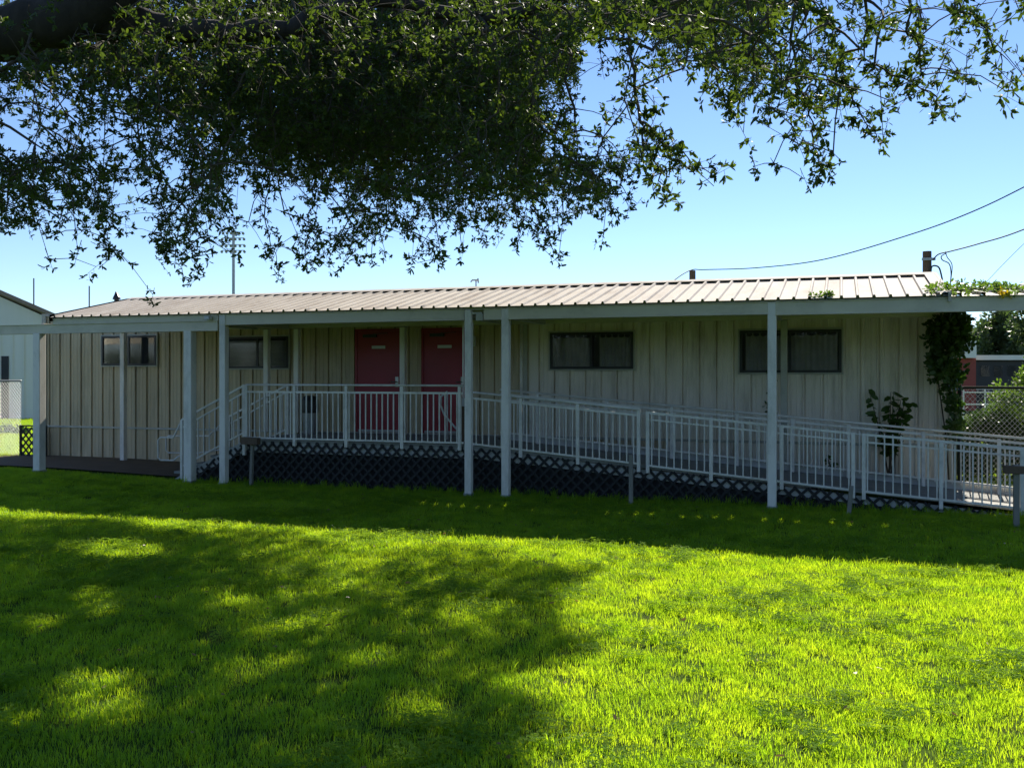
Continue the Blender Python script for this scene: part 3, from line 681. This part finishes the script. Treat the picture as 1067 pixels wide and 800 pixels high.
# side twiglets, each ending in a rosette of leaves
NT = 5; NLR = 6
fa = np.tile(np.array([.15,.38,.6,.82,1.0]),(ns,1))+rng.uniform(-.06,.06,(ns,NT)); fa = np.minimum(fa,1)
root = SP[:,None,:]+dirn[:,None,:]*(ln[:,None]*fa)[:,:,None]
sd_ = rng.normal(size=(ns,NT,3))*.8+dirn[:,None,:]*.9; sd_[:,:,2] += .05; sd_ /= np.linalg.norm(sd_,axis=2,keepdims=True)
sl = rng.uniform(.03,.11,(ns,NT)); sl[:,-1] = .01
end = root+sd_*sl[:,:,None]
A_ = root.reshape(-1,3); B_ = end.reshape(-1,3); q_ = len(A_)
v4,f4 = seg_tubes(A_,B_+1e-5,np.full(q_,.0018),np.full(q_,.001),3)
off2 = off+len(v3)
npmesh('branches', np.concatenate(V+[v3,v4]), np.concatenate(Fs+[f3+off,f4+off2]), M['twig'], oak)
P = np.repeat(B_,NLR,0); DR = np.repeat(sd_.reshape(-1,3),NLR,0); n = len(P)
P = P-DR*(rng.uniform(0,.03,n)[:,None])
LD = DR*.75+rng.normal(size=(n,3))*.75
size = np.repeat(rng.uniform(.75,1.2,ns),NT*NLR)
V,Fq = leaves(P, LD, .055*size*rng.uniform(.5,1.25,n), .021*size*rng.uniform(.75,1.3,n))
npmesh('crown', V, Fq, M['oak'], oak)
print('oak sprigs', ns, 'leaves', n)

# ------------------------------------------------------------------ grass (geometry nodes on lawn patches)
def tuft(name, nb, rad, h0, h1, m, wide=.0042, clover=False):
    V = []; Fc = []
    for b in range(nb):
        a = random.uniform(0,6.283); r_ = rad*math.sqrt(random.random()); x = r_*math.cos(a); y = r_*math.sin(a)
        h = random.uniform(h0,h1); th = random.uniform(0,6.283); ben = random.uniform(.15,.75)*h; dx,dy = math.cos(th),math.sin(th); px_,py_ = -dy,dx
        wv = wide*random.uniform(.7,1.3)
        if clover:
            bz = h; cx_,cy_ = x+dx*ben*.3,y+dy*ben*.3
            i0 = len(V); V += [(x-.001,y,0),(x+.001,y,0),(cx_,cy_,bz)]; Fc.append((i0,i0+1,i0+2))
            for q in range(3):
                aa = th+q*2.094; ux,uy = math.cos(aa),math.sin(aa); vx,vy = -uy,ux; s_ = random.uniform(.010,.015); i0 = len(V)
                V += [(cx_,cy_,bz),(cx_+ux*s_*.7+vx*s_*.55,cy_+uy*s_*.7+vy*s_*.55,bz+.004),(cx_+ux*s_*1.35,cy_+uy*s_*1.35,bz+.001),(cx_+ux*s_*.7-vx*s_*.55,cy_+uy*s_*.7-vy*s_*.55,bz+.004)]
                Fc.append((i0,i0+1,i0+2,i0+3))
            continue
        i0 = len(V)
        for k,(f,ww) in enumerate(((0,.8),(.35,1),(.7,.75))):
            o_ = ben*f*f; z = h*f*(1-.15*f)
            V += [(x+dx*o_-px_*wv*ww/2,y+dy*o_-py_*wv*ww/2,z-.005*(k==0)),(x+dx*o_+px_*wv*ww/2,y+dy*o_+py_*wv*ww/2,z-.005*(k==0))]
        V.append((x+dx*ben,y+dy*ben,h*.88))
        Fc += [(i0,i0+1,i0+3,i0+2),(i0+2,i0+3,i0+5,i0+4),(i0+4,i0+5,i0+6)]
    me = bpy.data.meshes.new(name); me.from_pydata(V,[],Fc); me.materials.append(m); return bpy.data.objects.new(name, me)
tc = bpy.data.collections.new('grass_tufts')
for k in range(6): tc.objects.link(tuft('grass_tuft', 50, .11, .024, .062, M['grass'], wide=.0036))
tc2 = bpy.data.collections.new('clover_tufts')
for k in range(4): tc2.objects.link(tuft('clover_tuft', 34, .10, .03, .06, M['clover'], clover=True))
tc3 = bpy.data.collections.new('tall_tufts')
for k in range(4): tc3.objects.link(tuft('tall_tuft', 16, .05, .07, .14, M['grass'], wide=.006))
def scatter(o, col, dens, smin, smax, seed, nscale=None, thr=None):
    ng = bpy.data.node_groups.new('scatter','GeometryNodeTree'); N = ng.nodes; L = ng.links
    ng.interface.new_socket('Geometry', in_out='INPUT', socket_type='NodeSocketGeometry'); ng.interface.new_socket('Geometry', in_out='OUTPUT', socket_type='NodeSocketGeometry')
    gi = N.new('NodeGroupInput'); go = N.new('NodeGroupOutput')
    dp = N.new('GeometryNodeDistributePointsOnFaces'); dp.inputs['Density'].default_value = dens; dp.inputs['Seed'].default_value = seed
    if nscale:
        nz = N.new('ShaderNodeTexNoise'); nz.inputs['Scale'].default_value = nscale; nz.inputs['Detail'].default_value = 3
        po = N.new('GeometryNodeInputPosition'); L.new(po.outputs[0], nz.inputs['Vector'])
        mr = N.new('ShaderNodeMapRange'); mr.inputs[1].default_value = thr; mr.inputs[2].default_value = thr+.08; mr.inputs[4].default_value = dens; L.new(nz.outputs[0], mr.inputs[0]); L.new(mr.outputs[0], dp.inputs['Density'])
    ci = N.new('GeometryNodeCollectionInfo'); ci.inputs['Collection'].default_value = col; ci.inputs['Separate Children'].default_value = True; ci.inputs['Reset Children'].default_value = True
    ip = N.new('GeometryNodeInstanceOnPoints'); ip.inputs['Pick Instance'].default_value = True
    rv = N.new('FunctionNodeRandomValue'); rv.data_type = 'FLOAT_VECTOR'; rv.inputs[0].default_value = (-.18,-.18,0); rv.inputs[1].default_value = (.18,.18,6.283); rv.inputs['Seed'].default_value = seed+1
    rs = N.new('FunctionNodeRandomValue'); rs.data_type = 'FLOAT'; rs.inputs[2].default_value = smin; rs.inputs[3].default_value = smax; rs.inputs['Seed'].default_value = seed+2
    L.new(gi.outputs[0], dp.inputs[0]); L.new(dp.outputs['Points'], ip.inputs['Points']); L.new(ci.outputs[0], ip.inputs['Instance'])
    L.new(rv.outputs[0], ip.inputs['Rotation']); L.new(rs.outputs[1], ip.inputs['Scale']); L.new(ip.outputs[0], go.inputs[0])
    m = o.modifiers.new('scatter','NODES'); m.node_group = ng
def patch(name, x0, x1, y0, y1, col, dens, smin, smax, seed, step=.5, lab=None, nscale=None, thr=None):
    xs = np.arange(x0, x1+.01, step); ys = np.arange(y0, y1+.01, step)
    o = sheet(name, xs, ys, .004, M['ground'], 'stuff'); scatter(o, col, dens, smin, smax, seed, nscale, thr)
    if lab: tag(o, lab, 'grass')
patch('lawn_grass', -17, 8, 1.0, 15.0, tc, 125, .75, 1.25, 1, lab='short bright green lawn grass in front of the building')
patch('clover', -15, 7, 2.0, 14.0, tc2, 60, .8, 1.3, 5, lab='clover patches growing through the lawn grass', nscale=.8, thr=.52)
patch('tall_grass', -15, 7, 2.0, 15.0, tc3, 2.5, .5, 1.1, 9, lab='taller loose grass blades sticking out of the lawn')
patch('far_grass', -36, -18, 15, 42, tc, 18, 1.4, 2.4, 12, lab='sunlit grass behind the left chain-link fence', step=1.0)
patch('side_grass', 2.2, 14, 17.4, 34, tc, 18, 1.4, 2.4, 15, lab='grass behind the right fence', step=.8)
patch('verge_grass', -11.5, 8, 14.6, 15.12, tc3, 30, .7, 1.5, 18, lab='long untrimmed grass along the foot of the lattice', step=.26)

nl_ = 420; lx = rng.uniform(-10,5,nl_); ly = rng.uniform(3.5,14.8,nl_); P = np.stack([lx,ly,gz(lx,ly)+rng.uniform(.02,.06,nl_)],1)
LD = rng.normal(size=(nl_,3)); LD[:,2] *= .25
V,Fq = leaves(P, LD, rng.uniform(.03,.06,nl_), rng.uniform(.012,.024,nl_))
tag(npmesh('fallen_leaves', V, Fq, M['dry_leaf']), 'dry brown leaves lying scattered in the lawn grass', 'leaf litter', kind='stuff')
# ------------------------------------------------------------------ vines and plants
def vine(name, loc, lab, stems, clumps, rad, n, m, L=.09, Wd=.06, cat='vine'):
    t = thing(name, loc, lab, cat); mb = MB()
    for s_ in stems: mb.tube(s_, [.012]*(len(s_)-1)+[.004], 6)
    mb.build('stem', M['twig'], t, smooth=True)
    cloud('foliage', t, np.array(clumps), n, rad, L, Wd, m); return t
cl = []
for _ in range(62):
    py = random.uniform(332,396); hw = 20 if py < 365 else 14; cx_ = 988 if py < 365 else 986
    cl.append(tuple(onY(cx_+random.uniform(-hw,hw), py, random.uniform(16.6,17.35))))
for _ in range(13):
    py = random.uniform(395,460); cl.append(tuple(onY(993+math.sin(py*.12)*5+random.uniform(-5,5), py, random.uniform(16.9,17.4))))
vine('climbing_vine', (1.7,17.3,0), 'dark climbing vine covering the right corner of the building', [[onY(996,515,17.3),onY(994,470,17.3),onY(999,430,17.3),onY(992,390,17.2),onY(990,340,17.1)],[onY(990,515,17.4),onY(985,450,17.45),onY(978,400,17.45),onY(970,335,17.4)]], cl, .115, 3300, M['vine_dark'], L=.09, Wd=.065)
cl = [tuple(onY(968+94*random.random()**1.6, random.uniform(299,306), random.uniform(14.6,15.6))) for _ in range(60)]
cl = [(x,y,3.11+.11*(y-14.6)+random.uniform(0,.10)*(1 if x < 2.1 else .6)) for x,y,z in cl]
rvn = vine('roof_vine', (2,14.8,3.1), 'sunlit yellow-green vine sprawling over the walkway cover edge', [[(1.2,14.8,3.16),(1.8,14.9,3.2),(2.4,14.8,3.18)]], cl, .08, 800, M['shrub'], L=.06, Wd=.04)
p = onY(1044,305,14.62); cloud('blossom', rvn, np.array([[p.x,p.y,p.z],[p.x+.05,p.y,p.z-.03]]), 40, .05, .05, .04, M['flower'])
cl = [tuple(onY(random.uniform(843,868),310,14.7)) for _ in range(10)]; cl = [(x,y,3.15) for x,y,z in cl]
vine('roof_weed', (onY(855,310,14.7).x,14.7,3.12), 'small weed sprouting in the awning edge above the widest window', [[(cl[0][0],14.7,3.12),(cl[1][0],14.7,3.18)]], cl, .05, 160, M['shrub'], L=.05, Wd=.03, cat='weed')
# sapling with big leaves
def sapling(px, ybot, ytop, Y, w_, n, lab, L=.17):
    b = onY(px, ybot, Y); t = thing('sapling', (b.x,Y,b.z), lab, 'plant'); mb = MB(); Ps=[]; Ds=[]
    top = onY(px, ytop, Y)
    for k in range(max(3,n//14)):
        x = b.x+random.uniform(-w_,w_)*.9; h = b.z+(top.z-b.z)*random.uniform(.6,1)
        mb.tube([(b.x+random.uniform(-.05,.05),Y,b.z-.5),(b.x*.4+x*.6,Y,(b.z+h)/2),(x,Y-.03,h)],[.012,.009,.004],6)
        for q in range(14):
            f = q/13; z = b.z+(h-b.z)*(.05+.95*f); xx = b.x*(1-f)+x*f
            Ps.append((xx,Y-.02*f,z)); Ds.append((random.uniform(-1,1),random.uniform(-.9,.3),random.uniform(-.6,.15)))
    mb.build('stem', M['twig'], t)
    n_ = len(Ps); V,Fq = leaves(np.array(Ps),np.array(Ds),L*rng.uniform(.6,1.15,n_),L*.62*rng.uniform(.7,1.1,n_)); npmesh('foliage', V, Fq, M['vine'], t)
sapling(927, 472, 405, 17.35, .40, 150, 'broad-leaved sapling growing against the wall behind the ramp')
sapling(808, 500, 478, 17.3, .55, 60, 'low dark weeds behind the ramp under the widest window', L=.10)
sapling(734, 492, 470, 17.3, .25, 30, 'low weeds by the wall between the two curtained windows', L=.09)
sapling(872, 500, 470, 17.3, .25, 40, 'bushy weeds behind the ramp left of the sapling', L=.10)
t = thing('wall_creeper', (onY(803,420,17.5).x,17.5,1.5), 'thin creeper hanging down the wall beside the widest window', 'vine')
MB().tube([onY(806,388,17.52),onY(803,410,17.52),onY(800,430,17.52)],.005,5).build('stem', M['twig'], t)
cloud('foliage', t, np.array([tuple(onY(random.uniform(799,807),random.uniform(386,432),17.5)) for _ in range(9)]), 60, .05, .07, .045, M['vine'])

# ------------------------------------------------------------------ chain-link fences
def chain(name, loc, a, b, h, lab, mpost, mwire, posts, per=.075, wr=.0035, bottom=None):
    t = thing(name, loc, lab, 'fence'); a = Vector(a); b = Vector(b); L_ = (b-a).length; d = (b-a).normalized()
    def pt(s_,z): q = a+d*s_; return (q.x,q.y,z)
    A=[];B=[]; k = -h
    z0 = bottom if bottom is not None else .05
    poly = [(0,z0),(L_,z0),(L_,h),(0,h)]
    for sg in (1,-1):
        dd = (math.sqrt(.45),sg*math.sqrt(.55))
        for q in range(int((-h-1)/per), int((L_+h+1)/per)):
            c = clip(poly,(q*per,0),dd)
            if c: A.append(pt(q*per+dd[0]*c[0],dd[1]*c[0])); B.append(pt(q*per+dd[0]*c[1],dd[1]*c[1]))
    n_ = len(A); V,Fq = seg_tubes(np.array(A),np.array(B),np.full(n_,wr),np.full(n_,wr),3); npmesh('wire_mesh', V, Fq, mwire, t)
    MB().tube([pt(0,h),pt(L_,h)],.022,8).build('top_rail', mpost, t, smooth=True)
    for s_ in posts: MB().tube([pt(s_,0),pt(s_,h+.05)],.032,10).build('post', mpost, t, smooth=True)
chain('chain_link_fence', (-20,17.35,0), (-26,17.35,0), (-17.95,17.35,0), 1.85, 'galvanised chain-link fence left of the building', M['galv'], M['galv'], (.3,3.3,6.0), per=.08, wr=.004)
ra = onY(1000,405,17.5)
chain('chain_link_fence', (3,17.5,0), (ra.x,17.5,0), (8.5,18.2,0), 1.78, 'dark chain-link fence with black posts right of the building', M['fence_dark'], M['galv'], (0,3.0,6.0), per=.08, wr=.003)

# ------------------------------------------------------------------ shrubs on the right
def shrub(name, C0, rx_, ry_, rz_, k, n, rad, L, Wd, m, lab):
    t = thing(name, (C0[0],C0[1],0), lab, 'shrub' if name=='shrub' else 'hedge'); cl = []
    for _ in range(k):
        v = rng.normal(size=3); v /= np.linalg.norm(v); q = rng.random()**.33
        cl.append((C0[0]+v[0]*rx_*q, C0[1]+v[1]*ry_*q, max(C0[2]+v[2]*rz_*q,.08)))
    cloud('foliage', t, np.array(cl), n, rad, L, Wd, m)
    mb = MB()
    for q in range(6): mb.tube([(C0[0]+random.uniform(-.1,.1),C0[1],0),(C0[0]+random.uniform(-.4,.4)*rx_,C0[1]+random.uniform(-.3,.3)*ry_,C0[2]*.8),tuple(cl[q])],[.02,.014,.005],6)
    mb.build('stem', M['twig'], t); return t
c = W(1064,425,18.5); shrub('shrub',(c.x+.25,c.y,1.15),.80,.7,1.15,80,9000,.24,.075,.045,M['shrub'],'tall pale leafy shrub behind the dark fence at the right edge')
c = W(1024,450,18.3); shrub('hedge',(c.x,c.y,.66),1.15,.55,.66,150,30000,.16,.055,.034,M['vine_dark'],'rounded dark green hedge behind the fence by the building corner')
c = W(1095,470,17.6); shrub('shrub',(c.x,c.y,.6),.7,.6,.6,50,3000,.2,.06,.035,M['hedge'],'low dark shrub beside the pale leafy shrub')

# ------------------------------------------------------------------ background: left gable building, right school building, trees
D1 = 40.0
a = W(-420,300,D1+4); b = W(90,300,D1)
t = thing('gable_building', (b.x,b.y,0), 'pale gabled metal building beyond the left fence', 'building')
def gp(px,py,d=D1): return W(px,py,d)
l = gp(-190,340); r_ = gp(56,340); d_ = (r_-l); mid = gp(-67,275)
def wallpoly(pts, th, name, m, par):
    nrm = Vector((e2.x,e2.y,0)).normalized(); nrm = Vector((nrm.x*.985-nrm.y*.17,nrm.y*.985+nrm.x*.17,0))
    pts = [Vector(p) for p in pts]; n_ = len(pts); mb = MB()
    mb.add([p for p in pts]+[p+nrm*th for p in pts],[tuple(range(n_)),tuple(range(2*n_-1,n_-1,-1))]+[(i,i+n_,(i+1)%n_+n_,(i+1)%n_) for i in range(n_)])
    return mb.build(name, m, par)
e1 = gp(-190,338); e2 = gp(53,332.5); pk = gp(-68,279)
wallpoly([(e1.x,e1.y,0),(e2.x,e2.y,0),e2,pk,e1], 12, 'wall', M['white'], t)
nrm = Vector((e2.x,e2.y,0)).normalized(); nrm = Vector((nrm.x*.985-nrm.y*.17,nrm.y*.985+nrm.x*.17,0))
for p0,p1 in ((gp(-72,276.5),gp(60,333.5)),(gp(-64,276.5),gp(-200,340))):
    q0 = p0-nrm*.5; q1 = p1-nrm*.5
    MB().hexa([q0,q1,q1+nrm*13,q0+nrm*13],[q0+Vector((0,0,.16)),q1+Vector((0,0,.16)),q1+nrm*13+Vector((0,0,.16)),q0+nrm*13+Vector((0,0,.16))]).build('roof', M['shingle'], t)
def onwall(x0,x1,y0,y1,name,m,par,o_=.03):
    A_=[gp(x0,y1)-nrm*o_,gp(x1,y1)-nrm*o_,gp(x1,y0)-nrm*o_,gp(x0,y0)-nrm*o_]; mb = MB(); mb.add([*A_,*[p+nrm*.02 for p in A_]],[(0,1,2,3),(7,6,5,4),(0,4,5,1),(1,5,6,2),(2,6,7,3),(3,7,4,0)]); return mb.build(name,m,par)
onwall(-6,9,371,440,'door',M['dark'],t)
for px in range(-180,50,6): onwall(px,px+1.0,345,438,'wall_rib',M['white'],t,o_=.06) if px%12==0 else None
# low bench-like hump by the fence
c = W(15,452,30); shrub('shrub',(c.x,c.y,.2),.55,.3,.22,20,900,.12,.08,.05,M['hedge'],'low dark shrub in the sunlit grass behind the left fence')

# right school building
t = thing('brick_building', tuple(W(1040,430,55).xy)+(0,), 'distant red brick building with a white fascia and dark windows', 'building')
def bx(x0,x1,y0,y1,d,name,m,th=.5):
    A_=[W(x0,y1,d),W(x1,y1,d),W(x1,y0,d),W(x0,y0,d)]; f = Vector((-sn,cs,0))*th
    mb = MB(); mb.add([*A_,*[p+f for p in A_]],[(0,1,2,3),(7,6,5,4),(0,4,5,1),(1,5,6,2),(2,6,7,3),(3,7,4,0)]); return mb.build(name,m,t)
bx(1016.2,1200,375.5,428,55,'wall',M['dark'],6); bx(1016,1210,370,375,54.5,'fascia',M['white'],8)
bx(990,1017,373,428,53,'brick_wall',M['brick'],6); bx(992,1017.5,355,372.8,52.6,'wall_panel',M['white'],6)
for px in range(1022,1100,14): bx(px,px+9,381,392,54.9,'window',M['glass'],.04)
bx(1017,1200,404,406,54,'railing',M['white'],.1)
# white picket-like fence in front
t = thing('metal_fence', tuple(W(1030,420,40).xy)+(0,), 'white tubular fence in front of the distant brick building', 'fence')
f = Vector((cs,sn,0)); a = W(1004,424,40); mb = MB()
for z in (1.25,.75): mb.tube([Vector((a.x,a.y,z)),Vector((a.x,a.y,z))+f*7],.03,6)
mb.build('rail', M['white'], t)
for q in range(8): p = a+f*q*.9; MB().tube([(p.x,p.y,0),(p.x,p.y,1.35)],.035,6).build('post', M['white'], t)

def ftree(px, pyb, d, hpx_top, wpx, n, lab, m='far_tree', L=.34):
    b = W(px,390,d); b.z = 0; top = EYE+(HZ-hpx_top)/F*d; R_ = wpx/F*d/2
    t = thing('tree', (b.x,b.y,0), lab, 'tree', 'trees beyond the right fence')
    MB().tube([(b.x,b.y,0),(b.x+.1,b.y,top*.3),(b.x,b.y,top*.75)],[.35,.25,.08],8).build('trunk', M['bark'], t)
    k = 90; cl = []
    for _ in range(k):
        v = rng.normal(size=3); v /= np.linalg.norm(v); q = rng.random()**.4; zc = top*.60; cl.append((b.x+v[0]*R_*q, b.y+v[1]*R_*q, zc+v[2]*top*.36*q))
    cloud('crown', t, np.array(cl), n, R_*.22, L, L*.6, M[m])
ftree(1045, 400, 75, 322, 62, 9000, 'broad grey-green tree rising behind the brick building beside the vine')
ftree(1100, 400, 70, 292, 80, 9000, 'tallest grey-green tree at the right edge behind the brick building')
ftree(1012, 400, 95, 335, 50, 5000, 'farther low tree showing between the vine and the other trees')
# hills of trees on the horizon line
cl = []
for q in range(900):
    th = random.uniform(-math.pi,math.pi); d = random.uniform(230,300); cl.append((d*math.sin(th),d*math.cos(th),random.uniform(0,7)))
o = cloud('treeline', None, np.array(cl), 60000, 4.5, 1.8, 1.3, M['far_tree']); tag(o, 'far line of trees along the horizon', 'trees', kind='stuff')

for (x,y,r_,h) in ((-30,-46,7,10),(-17,-50,7,11),(-4,-47,7,10),(9,-50,7,11),(22,-46,7,10),(35,-44,7,10),(-43,-42,7,10)):  # unseen trees, added to darken window reflections and cut skylight on the porch
    t = thing('tree', (x,y,0), 'unseen leafy tree added behind the photographer', 'tree', 'unseen trees added behind the photographer'); t['label'] = 'unseen leafy tree added behind the photographer to darken window reflections'
    MB().tube([(x,y,0),(x+.1,y,3),(x,y,h*.7)],[.4,.3,.1],8).build('trunk', M['bark'], t)
    cl = []
    for _ in range(70):
        v = rng.normal(size=3); v /= np.linalg.norm(v); q = rng.random()**.4; cl.append((x+v[0]*r_*q, y+v[1]*r_*q, max(h*.55+v[2]*h*.45*q,.8)))
    cloud('crown', t, np.array(cl), 3500, 1.9, .6, .42, M['far_tree'])
# ------------------------------------------------------------------ poles, lights, wires
def pole(px, ytop, d, r_, name, lab, m='wood', cat='pole', group=None):
    b = W(px,390,d); top = W(px,ytop,d); t = thing(name,(b.x,b.y,0),lab,cat,group)
    MB().tube([(b.x,b.y,0),(b.x,b.y,top.z)],[r_*1.15,r_],12).build('shaft', M[m], t, smooth=False); return t, b, top
pole(35.2, 290, 70, .045, 'flag_pole', 'thin bare pole over the left gable roof', 'dark'); pole(93, 298, 70, .045, 'flag_pole', 'thin bare pole rising left of the roof vent', 'dark')
t, b, top = pole(243.3, 240, 110, .16, 'stadium_light', 'tall stadium light mast with rows of lamps beyond the roof', 'galv', 'floodlight')
rt = Vector((cs,sn,0))
for k,y in enumerate((242,248,255,261)):
    z = W(243,y,110).z; w_ = (1.15,1.25,1.3,1.3)[k]
    MB().beam(Vector((b.x,b.y,z))-rt*w_, Vector((b.x,b.y,z))+rt*w_, .08,.08).build('crossarm', M['galv'], t)
    for q in np.linspace(-w_,w_,6):
        c = Vector((b.x,b.y,z-.12))+rt*q; dv = Vector((sn,-cs,-.4)).normalized()
        MB().tube([c,c+dv*.16],[.07,.17],8).build('lamp', M['galv'], t)
t, b, top = pole(966, 262, 30, .13, 'utility_pole', 'brown utility pole stub above the right end of the roof', 'wood', 'utility pole')
MB().beam(W(966,270,29.85)-rt*.15, W(966,270,29.85)+rt*.25,.08,.08).build('bracket', M['galv'], t)
t, b, top = pole(721.5, 282, 34, .11, 'utility_pole', 'small grey utility pole stub beyond the middle of the roof', 'wood', 'utility pole')
# roof vent and antenna
p = W(121.5,312,24.5)
t = thing('roof_vent', (p.x,p.y,3.5), 'small dark roof vent with a crooked cap near the left end', 'vent')
MB().tube([(p.x,p.y,3.4),(p.x,p.y,p.z)],[.06,.06],10).build('pipe', M['dark'], t)
MB().tube([(p.x,p.y,p.z),(p.x,p.y,p.z+.05),(p.x-.01,p.y,p.z+.12),(p.x-.02,p.y,p.z+.20)],[.10,.09,.05,.015],10).build('cap', M['dark'], t)
p = W(496,296,24)
t = thing('antenna', (p.x,p.y,3.5), 'tiny antenna standing on the roof above the right red door', 'antenna')
q = W(496,291.5,24); MB().tube([(p.x,p.y,3.4),q],.018,6).build('mast', M['galv'], t)
MB().tube([W(490.5,294,24),W(492,292,24),W(498.5,292,24)],.022,6).build('arm', M['galv'], t); MB().tube([W(498,290,24),W(498.5,295,24)],.02,6).build('arm', M['galv'], t)
def wire(pts, r_, lab, dd):
    v = [W(x,y,d) for (x,y),d in zip(pts,dd)]; fine = []
    for i in range(len(v)-1):
        p0=v[max(i-1,0)];p1=v[i];p2=v[i+1];p3=v[min(i+2,len(v)-1)]
        for q in range(8):
            t_=q/8; fine.append(.5*((2*p1)+(p2-p0)*t_+(2*p0-5*p1+4*p2-p3)*t_*t_+(3*p1-p0-3*p2+p3)*t_**3))
    fine.append(v[-1]); o = MB().tube(fine,r_,6).build('overhead_wire', M['cable'], None, at=tuple(v[0])); tag(o, lab, 'wire', 'overhead service wires')
wire([(700,294),(711,286),(722,281),(735,281),(790,279),(860,270),(950,244),(1010,222),(1067,195),(1160,145),(1330,40)],.018,'long sagging wire from the small pole stub across the right sky',[32,33,34,33.8,33,31,29,28,27,25,22])
wire([(972,271),(978,265),(990,262),(1020,254),(1067,239),(1180,190),(1330,110)],.02,'thicker short wire from the brown pole stub to the right edge',[29.8,29.8,29.5,29,28,26,24])
wire([(1022,300),(1040,281),(1067,254),(1110,214),(1180,150)],.007,'faint thin wire climbing steeply at the right edge',[30,30,29,29,28])
wire([(970,284),(971,278),(975,277),(979,280),(982,292)],.025,'cable loop drooping beside the brown pole stub',[29.8]*5)
wire([(986,264),(981,267),(982,271),(989,275),(991,285),(990,297)],.016,'twin service drop hanging to the roof right of the pole',[29.8]*6)
wire([(985,262),(987,268),(992,276),(991,290)],.014,'inner service drop strand beside the drooping loop',[29.7]*4)
